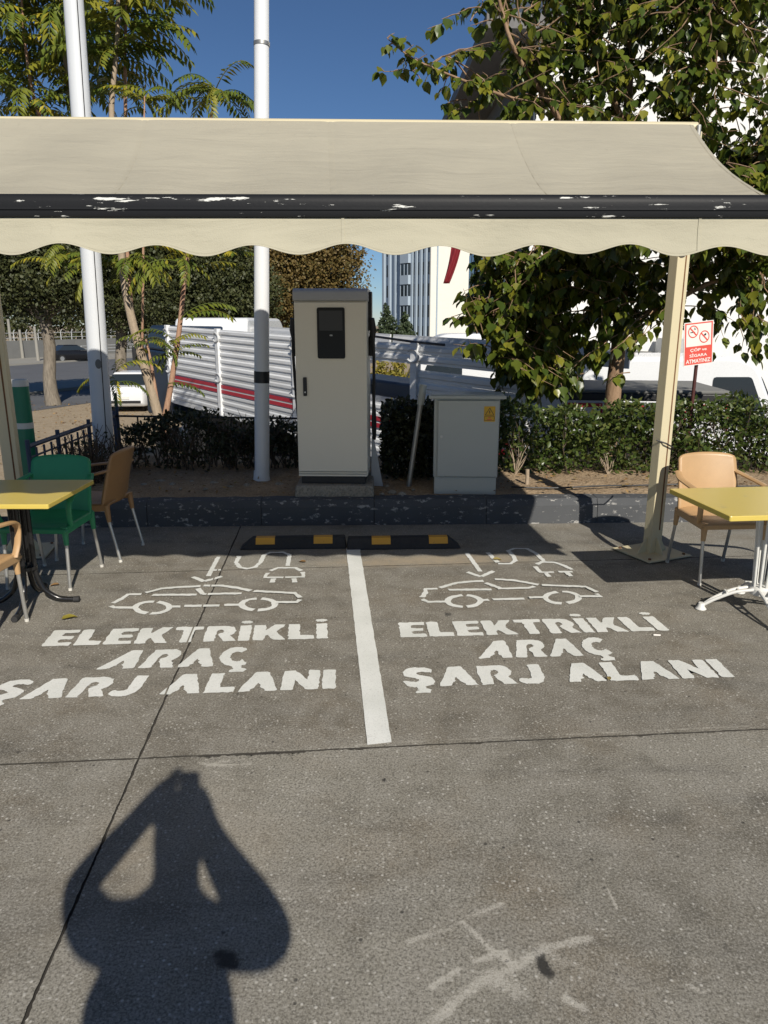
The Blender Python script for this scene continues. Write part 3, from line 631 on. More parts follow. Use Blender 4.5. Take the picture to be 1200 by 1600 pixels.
def post(x, y, rz):
    mb = MB(); w = .112
    mb.box((x, y, 1.50), (w, w * .72, 2.99), rz)
    p = mb.build('post', M['post'], aw, bevel=.004)
    c, s_ = math.cos(rz), math.sin(rz)
    MB().box((x, y, .014), (.42, .40, .012), rz).build('base_plate', M['post'], p, bevel=.003)
    for dx, dy in ((1, 0), (-1, 0), (0, 1), (0, -1)):  # gusset fins
        ex = Vector((dx * c - dy * s_, dx * s_ + dy * c, 0)); ey = Vector((0, 0, 1)); ez = Vector((-ex.y, ex.x, 0)) * .008
        o = Vector((x, y, .02)) + ex * (w / 2 if dx else w * .36) - ez / 2
        MB().prism([(0, 0), (.085, 0), (.010, .12), (0, .12)], o, ex, ey, ez).build('gusset', M['post'], p)
    # rusted lip along the folded edge
    MB().box(Vector((x, y, 1.55)) + Vector((c * .020 + s_ * w * .362, s_ * .020 - c * w * .362, 0)), (.011, .004, 2.7), rz).build('rusty_seam', M['rust'], p)
    for ax, ay in ((.17, .16), (-.17, .16), (.17, -.16), (-.17, -.16)):
        MB().lathe((x + ax * c - ay * s_, y + ax * s_ + ay * c, .02), [(.012, 0), (.012, .01), (.006, .012)], 6).build('bolt', M['rust'], p)
    return p
post(2.085, 5.43, R(24)); post(-2.82, 5.45, R(10))
MB().tube([(2.085 - .062, 5.43 - .05, .90), (2.085, 5.43 - .075, .88), (2.085 + .07, 5.43 - .04, .845), (2.2, 5.6, .70), (2.25, 5.9, .62)], .006, 6).build('tie_wire', M['black'], aw)

# ================================================================== CHARGER AND CABINET
CX, CYf = -.452, 6.47                                   # middle of the charger's front at its foot
pad = MB().hexa([Vector((CX - .355, 6.395, .17)), Vector((CX + .365, 6.40, .17)), Vector((CX + .36, 7.05, .17)), Vector((CX - .35, 7.05, .17)),
                 Vector((CX - .345, 6.41, .325)), Vector((CX + .355, 6.415, .325)), Vector((CX + .35, 7.04, .325)), Vector((CX - .34, 7.04, .325))]).build('concrete_pad', M['padconc'], bevel=.015)
tag(pad, 'low rough concrete block under the tall charging station', 'concrete pad')
ch = thing('charging_station', (CX, CYf + .27, .325), 'tall pale grey electric car charging station with black display panel', 'charging station', R(-2))
W_, D_, H_ = .628, .52, 1.60; ch.scale = (1, 1, 1.04)
c_ = MB
c_().box((0, 0, .035), (W_ - .05, D_ - .05, .07)).build('plinth', M['black'], ch, local=True, bevel=.004)
c_().box((0, .012, .07 + .76), (W_, D_ - .03, 1.52)).build('body', M['charger'], ch, local=True, bevel=.006)
y0 = -D_ / 2
door = c_().box((0, y0 + .010, .095 + .725), (W_ - .006, .022, 1.415)).build('door', M['charger'], ch, local=True, bevel=.004)
c_().box((0, y0 + .010, .072 + .006), (W_ - .006, .020, .016)).box((0, y0 + .012, .10), (W_ - .006, .018, .012)).build('kick_panel', M['charger'], ch, local=True, bevel=.003)
c_().prism(rounded([(y0 - .004, 1.538), (D_ / 2 + .01, 1.538), (D_ / 2 + .01, 1.64), (y0 + .05, 1.64), (y0 + .004, 1.622)], .02, 3), (-W_ / 2 - .006, 0, 0), (0, 1, 0), (0, 0, 1), (W_ + .012, 0, 0)).build('cap', M['chargertop'], ch, local=True, smooth=True)
bz = c_().prism(rounded([(-.120, 1.075), (.120, 1.075), (.120, 1.487), (-.120, 1.487)], .018, 3), (.005, y0 - .001, -.0), (1, 0, 0), (0, 0, 1), (0, -.008, 0)).build('display_panel', M['glass'], ch, local=True)
c_().prism(rounded([(-.100, 1.302), (.100, 1.302), (.100, 1.462), (-.100, 1.462)], .004, 2), (.005, y0 - .0093, 0), (1, 0, 0), (0, 0, 1), (0, -.0012, 0)).build('screen', M['screen'], bz, local=True)
c_().prism(rounded([(-.012, 1.258), (.012, 1.258), (.012, 1.270), (-.012, 1.270)], .003, 2), (.005, y0 - .0093, 0), (1, 0, 0), (0, 0, 1), (0, -.0012, 0)).build('card_reader', M['chargertop'], bz, local=True)
hd = c_().prism(rounded([(-.016, .765), (.016, .765), (.016, .92), (-.016, .92)], .005, 2), (-.232, y0 - .001, 0), (1, 0, 0), (0, 0, 1), (0, -.014, 0)).build('handle', M['black'], door, local=True)
c_().tube([(-.232, y0 - .014, .797), (-.232, y0 - .020, .797)], .007, 12).build('lock', M['chrome'], door, local=True)
for s in (-1, 1):                                       # holster, connector and hanging cable at each side
    X = s * (W_ / 2)
    hl = c_().prism(rounded([(-.08, 1.30), (.10, 1.30), (.12, 1.62), (-.06, 1.62)], .03, 3), (X, 0, 0), (0, 1, 0), (0, 0, 1), (s * .030, 0, 0)).build('side_cover', M['black'], ch, local=True)
    c_().box((X + s * .028, .02, 1.17), (.055, .10, .17)).build('holster', M['black'], ch, local=True, bevel=.015)
    c_().tube([(X + s * .030, -.03, 1.20), (X + s * .044, -.06, 1.31), (X + s * .036, -.09, 1.40)], [.026, .030, .022], 10).build('connector', M['black'], ch, local=True, smooth=True)
    pts = [(X + s * .036, -.09, 1.40), (X + s * .05, -.05, 1.12), (X + s * .045, .02, .75), (X + s * .03, .08, .45), (X + s * .045, .13, .32), (X + s * .05, .17, .5), (X + s * .02, .18, .9)]
    sm = []
    for i in range(len(pts) - 1):
        for k in range(6): sm.append(Vector(pts[i]).lerp(Vector(pts[i + 1]), k / 6))
    for _ in range(3): sm = [sm[0]] + [(sm[i - 1] + sm[i] * 2 + sm[i + 1]) / 4 for i in range(1, len(sm) - 1)] + [sm[-1]]
    c_().tube(sm, .014, 8).build('charging_cable', M['black'], ch, local=True, smooth=True)
tag(c_().hexa([PH(0, 0, 0) * 0 + p for p in (Vector((-.125, 6.86, .21)), Vector((-.005, 6.86, .20)), Vector((-.005, 6.875, .20)), Vector((-.125, 6.875, .21)), Vector((-.118, 6.90, .70)), Vector((-.098, 6.90, .70)), Vector((-.098, 6.915, .70)), Vector((-.118, 6.915, .70)))]).build('leaning_board', M['chargertop'], bevel=.003),
    'pale tapered offcut board standing in the soil right behind the charging station', 'board')

cb = thing('electrical_cabinet', (.752, 6.50 + .2, .215), 'low grey steel electrical cabinet with yellow high voltage sticker', 'electrical cabinet', R(-3)); cb.scale = (1, 1, .955)
bw, bdp = .585, .27; y0 = -bdp / 2 - .02
c_().box((0, 0, .08), (bw - .02, bdp, .17)).build('plinth', M['cabinet'], cb, local=True, bevel=.003)
c_().box((0, 0, .165 + .375), (bw, bdp, .75)).build('body', M['cabinet'], cb, local=True, bevel=.004)
dr = c_().box((.012, y0 + .006, .172 + .365), (bw - .045, .022, .722)).build('door', M['cabinet'], cb, local=True, bevel=.003)
c_().box((0, -.01, .93), (bw + .10, bdp + .07, .028)).box((0, -.01, .949), (bw + .06, bdp + .03, .010)).build('roof', M['cabinet'], cb, local=True, bevel=.004)
lk = c_().tube([(-.225, y0 - .004, .56), (-.225, y0 - .016, .56)], .012, 12).build('lock', M['chrome'], dr, local=True)
st = c_().prism(rounded([(-.05, -.072), (.05, -.072), (.05, .072), (-.05, .072)], .006, 2), (.20, y0 - .0055, .775), (1, 0, 0), (0, 0, 1), (0, -.0012, 0)).build('warning_sticker', M['yellowtag'], dr, local=True)
def ringpoly(mb, outer, inner, o, d=-.0012):
    n = len(outer); y = o[1]
    mb.add([(o[0] + x, y, o[2] + z) for x, z in outer] + [(o[0] + x, y, o[2] + z) for x, z in inner], [[i, (i + 1) % n, n + (i + 1) % n, n + i] for i in range(n)])
so_ = (.20, y0 - .0075, .775)
mk = c_()
ringpoly(mk, [(-.042, -.012), (.042, -.012), (0, .062)], [(-.034, -.0075), (.034, -.0075), (0, .052)], so_)
ringpoly(mk, [(-.044, -.062), (.044, -.062), (.044, -.020), (-.044, -.020)], [(-.041, -.059), (.041, -.059), (.041, -.023), (-.041, -.023)], so_)
mk.sheet([(so_[0] + x, so_[1], so_[2] + z) for x, z in [(.004, .042), (-.009, .016), (-.001, .018), (-.004, -.003), (.009, .022), (.001, .02)]])
mk.build('sticker_print', M['signblack'], dr, local=True)
pr = c_()
for z, w in ((-.033, .012), (-.052, .022)): pr.sheet([(so_[0] + x, so_[1], so_[2] + q) for x, q in [(-w, z - .004), (w, z - .004), (w, z + .004), (-w, z + .004)]])
pr.build('sticker_text', M['signred'], dr, local=True)
# leaning tube
ta, tb = PY(637, 752, 6.86), PY(662, 590, 6.84)
tb.z = 1.19
pp = thing('steel_pipe', (ta.x, ta.y, .2), 'slanting galvanised pipe with a thick collar beside the grey cabinet', 'pipe')
c_().tube([(ta.x, ta.y, .15), ta.lerp(tb, .86)], .024, 14).build('tube', M['steel'], pp, smooth=True)
c_().tube([ta.lerp(tb, .80), tb], .034, 14).build('collar', M['cabinet'], pp, smooth=True)

# ================================================================== WHEEL STOPS
for (u0, u1, lab) in ((374, 541.6, 'black rubber wheel stop with two yellow patches ending the left bay'), (541.9, 721, 'black rubber wheel stop with two yellow patches ending the right bay')):
    a, b = PH(u0, 860), PH(u1, 857.5); L = (b - a).length; ux = (b - a).normalized(); uy = Vector((-ux.y, ux.x, 0)); first = u0 < 400
    ws = thing('wheel_stop', (a + b) / 2, lab, 'wheel stop', group='rubber wheel stops in front of the kerb')
    t0, t1 = (.10 if first else .012), (.012 if first else .10); wd, hh = .155, .088
    ring = lambda z, i0, i1, f: [a + ux * i0 + uy * f + Vector((0, 0, z)), a + ux * (L - i1) + uy * f + Vector((0, 0, z)), a + ux * (L - i1) + uy * (wd - f) + Vector((0, 0, z)), a + ux * i0 + uy * (wd - f) + Vector((0, 0, z))]
    MB().hexa(ring(.001, 0, 0, 0) + ring(hh, t0, t1, .042)).build('body', M['rubber'], ws, bevel=.008)
    for c in ((.30, .80) if not first else (.24, .78)):
        x0, x1 = L * c - .075, L * c + .075
        sl_ = lambda x, q: a + ux * x + uy * (.042 * q) + Vector((0, 0, hh * q))
        nrm = Vector((0, 0, 1)) * .042 - uy * hh; nrm.normalize()
        tp = lambda x, f: a + ux * x + uy * f + Vector((0, 0, hh + .002))
        MB().add([sl_(x0, .45) + nrm * .003, sl_(x1, .45) + nrm * .003, sl_(x1, 1) + nrm * .003, sl_(x0, 1) + nrm * .003, tp(x1, wd - .06), tp(x0, wd - .06)], [[0, 1, 2, 3], [3, 2, 4, 5]]).build('reflector', M['stopyellow'], ws, fix=False)

# ================================================================== POLES
def poleline(uvs, Y): return [PY(u, v, Y) for u, v in uvs]
b0 = PH(165, 735, .22); top = PY(112, -40, b0.y + .02); dirp = (top - b0); tp = b0 + dirp * 1.18
p1 = thing('lamp_pole', (b0.x, b0.y, .2), 'thick leaning grey-white pole with a small round hatch behind the brown chair', 'pole')
MB().tube([b0 + Vector((0, 0, -.1)), b0.lerp(tp, .3), b0.lerp(tp, .65), tp], [.104, .098, .091, .085], 28).build('shaft', M['polegrey'], p1, smooth=True)
hp = PY(158, 568, b0.y); ht = b0 + dirp * ((hp.z - b0.z) / dirp.z)
nv = (Vector((0, 0, CAM_H)) - ht); nv.z = 0; nv.normalize(); sx = Vector((-nv.y, nv.x, 0))
MB().prism(arcp(0, 0, .030, .048, 0, 345, 16), ht + nv * .094, sx * -1, Vector((0, 0, 1)), nv * .010).build('hatch', M['retain'], p1)
cabp = [b0.lerp(tp, q) + nv * (.1045 - .02 * q) + sx * .03 for q in (.07, .2, .4, .6, .8, .99)]
MB().tube(cabp, .0045, 5).build('cable', M['black'], p1)
b0 = PH(409, 752, .21); top = PY(408.5, -40, b0.y); tp = b0 + (top - b0) * 1.15
p2 = thing('flagpole', (b0.x, b0.y, .2), 'slim upright white pole with black tape band beside the charging station', 'pole')
MB().tube([b0 + Vector((0, 0, -.1)), b0.lerp(tp, .3), b0.lerp(tp, .65), tp], [.073, .071, .067, .062], 28).build('shaft', M['polewhite'], p2, smooth=True)
MB().lathe(b0 + Vector((0, 0, -.06)), [(.10, 0), (.088, .05), (.078, .12), (.074, .17)], 24).build('foot_collar', M['polewhite'], p2, smooth=True)
for v0, v1, mt, nm, rr in ((598, 580, 'tape', 'tape_band', .0745), (72, 66, 'steel', 'wire_clamp', .0705)):
    a, b = PY(409, v0, b0.y), PY(409, v1, b0.y)
    MB().tube([a, b], rr, 28).build(nm, M[mt], p2, smooth=True)
bp_ = PH(52, 770, .2); bt = PY(27, 593, bp_.y)
gp = thing('green_bollard', (bp_.x, bp_.y, 0), 'tall dark green bollard with white cap and white ring behind the left table', 'bollard')
MB().tube([(bp_.x, bp_.y, -.02), (bp_.x, bp_.y, bt.z - .06)], .072, 24).build('shaft', M['bgreen'], gp, smooth=True)
MB().lathe((bp_.x, bp_.y, bt.z - .06), [(.0745, 0), (.0745, .05), (.066, .062)], 24).build('cap', M['bwhite'], gp, smooth=True)
za = PY(45, 669, bp_.y).z; zb = PY(45, 660, bp_.y).z
MB().tube([(bp_.x, bp_.y, za), (bp_.x, bp_.y, zb)], .0735, 24).build('ring', M['bwhite'], gp, smooth=True)

# ================================================================== SIGN
c0, c1, c2, c3 = PY(1067.5, 573, 7.42), PY(1113, 567, 7.52), PY(1115, 499.5, 7.52), PY(1069, 505, 7.42)
sb_ = PH(1087, 735, .22); sb_.y = 7.5; sb_.x = (c0.x + c1.x) / 2
sg = thing('no_litter_sign', (sb_.x, 7.5, .2), 'red and white no smoking and no littering sign on a maroon pipe', 'sign')
MB().tube([(sb_.x, 7.515, .1), (sb_.x + .005, 7.515, c2.z - .05)], .0175, 12).build('pipe', M['signpost'], sg, smooth=True)
ux = (c1 - c0); Ws = ux.length; ux.normalize(); uz = (c3 - c0); Hs = uz.length; uz.normalize(); un = ux.cross(uz).normalized()
if un.y > 0: un = -un
def onp(x, z, o): return c0 + ux * (x * Ws) + uz * (z * Hs) + un * o
def quad(mb, x0, x1, z0, z1, o): mb.sheet([onp(x0, z0, o), onp(x1, z0, o), onp(x1, z1, o), onp(x0, z1, o)])
mb = MB(); mb.hexa([onp(0, 0, -.002), onp(1, 0, -.002), onp(1, 1, -.002), onp(0, 1, -.002), onp(0, 0, .002), onp(1, 0, .002), onp(1, 1, .002), onp(0, 1, .002)])
pl = mb.build('plate', M['signwhite'], sg)
mb = MB(); bx = .035; bz_ = .025
quad(mb, .03, .97, .02, .44, .0028)
quad(mb, .03, .03 + bx * 1.3, .44, .98, .0028); quad(mb, .97 - bx * 1.3, .97, .44, .98, .0028); quad(mb, .03 + bx * 1.3, .97 - bx * 1.3, .98 - bz_ * 1.2, .98, .0028)
mb.build('red_field', M['signred'], pl, fix=False)
ar = Ws / Hs
for cx, cz in ((.31, .78), (.69, .64)):
    mb = MB(); rr = .175
    o_ = [(cx + rr * math.cos(R(a)), cz + rr * ar * math.sin(R(a))) for a in range(0, 360, 15)]
    i_ = [(cx + (rr - .03) * math.cos(R(a)), cz + (rr - .03) * ar * math.sin(R(a))) for a in range(0, 360, 15)]
    n = len(o_); mb.add([onp(x, z, .0032) for x, z in o_ + i_], [[i, (i + 1) % n, n + (i + 1) % n, n + i] for i in range(n)])
    d = .115; w = .014
    mb.add([onp(cx - d - w, cz + (d - w) * ar, .0036), onp(cx - d + w, cz + (d + w) * ar, .0036), onp(cx + d + w, cz - (d - w) * ar, .0036), onp(cx + d - w, cz - (d + w) * ar, .0036)], [[0, 1, 2, 3]])
    mb.build('prohibition_ring', M['signred'], pl, fix=False)
mb = MB(); quad(mb, .21, .37, .755, .775, .0030); mb.sheet([onp(.36, .81, .003), onp(.385, .82, .003), onp(.40, .86, .003), onp(.375, .85, .003)]); mb.sheet([onp(.33, .82, .003), onp(.345, .82, .003), onp(.36, .88, .003), onp(.34, .87, .003)])
mb.build('cigarette_print', M['signblack'], pl, fix=False)
mb = MB(); mb.sheet([onp(.66, .665, .003), onp(.74, .665, .003), onp(.76, .70, .003), onp(.72, .72, .003), onp(.68, .69, .003)]); mb.build('litter_print', M['signblack'], pl, fix=False)
def sign_text(txt, zc, h, width):
    cu = bpy.data.curves.new('lettering', 'FONT'); cu.body = txt; cu.offset = .022; cu.resolution_u = 3; tmp = bpy.data.objects.new('lettering', cu); COL.objects.link(tmp)
    bpy.context.view_layer.update(); me0 = tmp.to_mesh(); vs = [v.co.copy() for v in me0.vertices]; fs = [list(p.vertices) for p in me0.polygons]; tmp.to_mesh_clear()
    bpy.data.objects.remove(tmp); bpy.data.curves.remove(cu)
    x0, x1 = min(v.x for v in vs), max(v.x for v in vs)
    mb = MB(); mb.add([onp(.5 + ((v.x - x0) / (x1 - x0) - .5) * width, zc + v.y / .69 * h, .0032) for v in vs], fs)
    mb.build('lettering', M['signwhite'], pl, fix=False)
sign_text('ÇÖP ve', .325, .060, .56); sign_text('SİGARA', .195, .062, .60); sign_text('ATMAYINIZ', .055, .088, .84)

# ================================================================== TABLES AND CHAIRS
def smooth_path(pts, n=6, it=3):
    sm = []
    for i in range(len(pts) - 1):
        for k in range(n): sm.append(Vector(pts[i]).lerp(Vector(pts[i + 1]), k / n))
    sm.append(Vector(pts[-1]))
    for _ in range(it): sm = [sm[0]] + [(sm[i - 1] + sm[i] * 2 + sm[i + 1]) / 4 for i in range(1, len(sm) - 1)] + [sm[-1]]
    return sm
def make_chair(mat, label, group='plastic armchairs on thin metal legs'):
    t = thing('armchair', (0, 0, 0), label, 'chair', group=group)
    def seat(s, q):
        x = (s - .5) * (.47 - .03 * q); y = -.235 + .445 * q
        z = .445 - .020 * math.sin(math.pi * q) * (1 - (2 * s - 1) ** 2) - .028 * max(0, .16 - q) / .16 * 1.0 - .012 * (abs(2 * s - 1) ** 6)
        return (x, y, z)
    MB().grid(seat, 16, 16).build('seat', mat, t, smooth=True, local=True, solid=.018)
    sk_ = MB()
    for sx in (-1, 1): sk_.hexa([(sx * .232, -.225, .385), (sx * .214, -.225, .385), (sx * .205, .20, .392), (sx * .222, .20, .392), (sx * .236, -.228, .438), (sx * .218, -.228, .438), (sx * .208, .205, .44), (sx * .226, .205, .44)])
    sk_.hexa([(-.225, -.236, .392), (.225, -.236, .392), (.225, -.222, .392), (-.225, -.222, .392), (-.232, -.240, .425), (.232, -.240, .425), (.232, -.224, .425), (-.232, -.224, .425)])
    sk_.build('apron', mat, t, local=True, bevel=.006)
    def back(s, q):
        k = 2 * s - 1; w = .225 - .012 * q - .012 * max(0, (q - .93) / .07) ** 2
        x = k * w; y = .205 + .085 * q ** 1.2 - .038 * (1 - k * k) * 0 - .045 * k * k * (1 - .3 * q); z = .43 + .39 * q + .012 * (1 - k * k) * q - .012 * abs(k) ** 8 * max(0, q - .8) / .2
        return (x, y, z)
    MB().grid(back, 16, 16).build('backrest', mat, t, smooth=True, local=True, solid=.016)
    for sx in (-1, 1):
        p = smooth_path([(sx * .215, .235, .70), (sx * .255, .12, .672), (sx * .262, -.06, .655), (sx * .258, -.165, .640), (sx * .252, -.205, .59), (sx * .244, -.195, .50), (sx * .232, -.165, .425)], 5, 3)
        mb = MB(); n = len(p)
        vs = []; fs = []
        for i, c in enumerate(p):
            d = (p[min(i + 1, n - 1)] - p[max(i - 1, 0)]).normalized(); side = Vector((1, 0, 0)); up = d.cross(side).normalized()
            w = .026 if i < n * .6 else .020; h = .009
            for a in range(8):
                an = a * math.pi / 4 + .39; vs.append(c + side * w * math.cos(an) + up * h * 1.25 * math.sin(an))
        for i in range(n - 1):
            for a in range(8): fs.append([i * 8 + a, i * 8 + (a + 1) % 8, i * 8 + 8 + (a + 1) % 8, i * 8 + 8 + a])
        fs += [list(range(8)), [n * 8 - 1 - a for a in range(8)]]
        mb.add(vs, fs).build('armrest', mat, t, smooth=True, local=True, angle=60)
        for (ty, fy) in ((-.205, -.235), (.185, .262)):
            lg = MB().tube([(sx * .212, ty, .39), (sx * .216, fy, .012)], .0115, 12).build('leg', M['chrome'], t, smooth=True, local=True)
            MB().tube([(sx * .209, ty + (.004 if ty > 0 else -.002), .435), (sx * .2125, ty + (fy - ty) * .22, .31)], [.024, .0155], 10).build('leg_socket', mat, t, smooth=True, local=True)
            MB().tube([(sx * .216, fy, .0), (sx * .216, fy - (fy - ty) * .03, .018)], .0135, 10).build('foot_cap', M['bwhite'], lg, smooth=True, local=True)
    return t
def place(o, x, y, rz): o.location = (x, y, .002); o.rotation_euler = (0, 0, rz); return o
chA = place(make_chair(M['chairgreen'], 'green plastic armchair with its back to the bollard, seen across the left yellow table'), -2.31, 4.86, R(-3))
chB = place(make_chair(M['chairbrown'], 'brown plastic armchair turned side on behind the green chair'), -2.225, 5.45, R(-94))
chC = place(make_chair(M['chairtan'], 'tan plastic armchair behind the table with white cast legs'), 2.36, 4.965, R(4))
def recopy(src, label, x, y, rz):
    o = copy_tree(src); o['label'] = label; return place(o, x, y, rz)
recopy(chC, 'tan plastic armchair cut off by the frame in front of the left table', -2.375, 3.865, R(178))
recopy(chA, 'green plastic armchair at the right table, mostly hidden behind the white cast legs', 2.93, 4.45, R(82))
def round_top(x, y, lx, ly, rz, z, t):
    mb = MB(); poly = rounded([(-lx / 2, -ly / 2), (lx / 2, -ly / 2), (lx / 2, ly / 2), (-lx / 2, ly / 2)], .012, 3)
    c, s = math.cos(rz), math.sin(rz)
    return mb.prism(poly, (x, y, z - t), (c, s, 0), (-s, c, 0), (0, 0, t))
# left table on black bent tubes
tl = thing('cafe_table', (-2.26, 4.37, 0), 'yellow topped cafe table on black bent tube legs', 'table', group='yellow cafe tables')
round_top(-2.262, 4.37, .70, .68, 0, .742, .028).build('table_top', M['tabletop'], tl, bevel=.004)
MB().box((-2.26, 4.37, .702), (.34, .34, .018)).build('top_plate', M['blackmetal'], tl, bevel=.003)
for a in (8, 98, 188, 278):
    e = Vector((math.cos(R(a)), math.sin(R(a)), 0)); c = Vector((-2.26, 4.37, 0))
    p = smooth_path([c + e * .05 + Vector((0, 0, .70)), c + e * .05 + Vector((0, 0, .42)), c + e * .05 + Vector((0, 0, .22)), c + e * .085 + Vector((0, 0, .10)), c + e * .17 + Vector((0, 0, .03)), c + e * .285 + Vector((0, 0, .020))], 6, 4)
    lg = MB().tube(p, .0165, 12).build('leg', M['blackmetal'], tl, smooth=True)
    MB().tube([c + e * .265 + Vector((0, 0, .0205)), c + e * .30 + Vector((0, 0, .0205))], .0195, 12).build('rubber_foot', M['rubber'], lg, smooth=True)
MB().lathe((-2.26, 4.37, .24), [(.07, 0), (.07, .02)], 20).build('ring_brace', M['blackmetal'], tl, smooth=True)
# right table on a white cast base
tr_ = thing('cafe_table', (2.38, 4.20, 0), 'yellow topped cafe table on a white cast metal base', 'table', group='yellow cafe tables')
L0, L1 = PH(1047, 764, .742), PH(1139, 806, .742); ta_ = math.atan2((L0 - L1).y, (L0 - L1).x) - math.pi / 2
ce = (L0 + L1) / 2 + Vector((math.cos(ta_), math.sin(ta_), 0)) * .50
round_top(ce.x, ce.y, 1.00, .68, ta_, .742, .030).build('table_top', M['tabletop'], tr_, bevel=.004)
hc = Vector((2.325, 4.24, 0))
MB().box(hc + Vector((0, 0, .70)), (.36, .36, .02)).build('top_plate', M['whitemetal'], tr_, bevel=.003)
for k in range(8):
    a = R(45 * k + 10); e = Vector((math.cos(a), math.sin(a), 0))
    MB().tube([hc + e * .075 + Vector((0, 0, .69)), hc + e * .055 + Vector((0, 0, .40)), hc + e * .045 + Vector((0, 0, .15))], .0085, 8).build('rod', M['whitemetal'], tr_, smooth=True)
MB().lathe(hc + Vector((0, 0, .105)), [(.035, 0), (.065, .02), (.065, .055), (.05, .07)], 20).build('hub', M['whitemetal'], tr_, smooth=True)
for a in (172, 262, 352, 82):
    e = Vector((math.cos(R(a)), math.sin(R(a)), 0)); sd = Vector((-e.y, e.x, 0))
    mb = MB()
    for s in (-1, 1):
        p = smooth_path([hc + e * .05 + sd * s * .028 + Vector((0, 0, .155)), hc + e * .16 + sd * s * .022 + Vector((0, 0, .135)), hc + e * .27 + sd * s * .012 + Vector((0, 0, .075)), hc + e * .33 + Vector((0, 0, .03))], 5, 2)
        mb.tube(p, .0105, 8)
    for q in (.13, .20): mb.box(hc + e * q + Vector((0, 0, .139 - (q - .13) * .2)), (.012, .05, .014), R(a))
    lg = mb.build('leg', M['whitemetal'], tr_, smooth=True)
    MB().lathe(hc + e * .338, [(.030, 0), (.034, .006), (.022, .022), (.017, .045)], 14).build('foot', M['whitemetal'], lg, smooth=True)

# ================================================================== FOLIAGE TOOLS
def tri_mesh(name, V, T, rnd, mat, parent=None, kind=None, local=False):
    if parent is not None and not local and parent.name in INV:
        Mx = np.array(INV[parent.name]); V = V @ Mx[:3, :3].T + Mx[:3, 3]
    me = bpy.data.meshes.new(name); n, m = len(V), len(T)
    me.vertices.add(n); me.vertices.foreach_set('co', V.astype(np.float32).ravel())
    me.loops.add(m * 3); me.loops.foreach_set('vertex_index', T.astype(np.int32).ravel())
    me.polygons.add(m); me.polygons.foreach_set('loop_start', np.arange(0, m * 3, 3, dtype=np.int32)); me.polygons.foreach_set('loop_total', np.full(m, 3, dtype=np.int32))
    at = me.attributes.new('rnd', 'FLOAT', 'POINT'); at.data.foreach_set('value', rnd.astype(np.float32))
    me.update(calc_edges=True); me.validate()
    o = link(name, me, mat, parent)
    if kind: o['kind'] = kind
    return o
# leaf templates: (along, across, lift)
BROAD = (np.array([[0, 0, 0], [.18, .36, .05], [.18, -.36, .05], [.22, 0, -.02], [.55, .40, .07], [.55, -.40, .07], [.58, 0, -.03], [.82, .18, .02], [.82, -.18, .02], [1.05, 0, -.10]]),
         np.array([[0, 3, 1], [0, 2, 3], [1, 3, 6], [1, 6, 4], [2, 6, 3], [2, 5, 6], [4, 6, 7], [5, 8, 6], [6, 9, 7], [6, 8, 9]]))
OVAL = (np.array([[0, 0, 0], [.45, .27, .07], [.45, -.27, .07], [.5, 0, -.01], [1, 0, -.04]]), np.array([[0, 3, 1], [0, 2, 3], [1, 3, 4], [2, 4, 3]]))
DIAM = (np.array([[0, 0, 0], [.5, .34, .05], [.5, -.34, .05], [1, 0, 0]]), np.array([[0, 2, 1], [1, 2, 3]]))
def unit(a): return a / (np.linalg.norm(a, axis=-1, keepdims=True) + 1e-9)
def leaves(pos, axis, size, tmpl, nrm=None):
    n = len(pos); axis = unit(axis)
    if nrm is None: nrm = rng.normal(size=(n, 3))
    side = unit(np.cross(axis, nrm)); up = np.cross(side, axis)
    V, T = tmpl; k = len(V)
    P = pos[:, None, :] + size[:, None, None] * (V[None, :, 0:1] * axis[:, None] + V[None, :, 1:2] * side[:, None] + V[None, :, 2:3] * up[:, None])
    TT = T[None] + (np.arange(n) * k)[:, None, None]
    return P.reshape(-1, 3), TT.reshape(-1, 3), np.repeat(rng.random(n), k)
def merge(parts):
    Vs, Ts, Rs, n = [], [], [], 0
    for V, T, r_ in parts: Vs.append(V); Ts.append(T + n); Rs.append(r_); n += len(V)
    return np.vstack(Vs), np.vstack(Ts), np.concatenate(Rs)
def branch_pts(a, b, n, wob, sag=0.0):
    a, b = Vector(a), Vector(b); L = (b - a).length; out = []
    o1, o2 = random.uniform(0, 6), random.uniform(0, 6)
    for i in range(n + 1):
        t = i / n; p = a.lerp(b, t); e = math.sin(math.pi * t)
        out.append(p + Vector((math.sin(t * 5 + o1) * wob * L * e, math.cos(t * 4 + o2) * wob * L * e, sag * L * e)))
    return out
def to_np(vs): return np.array([tuple(v) for v in vs])

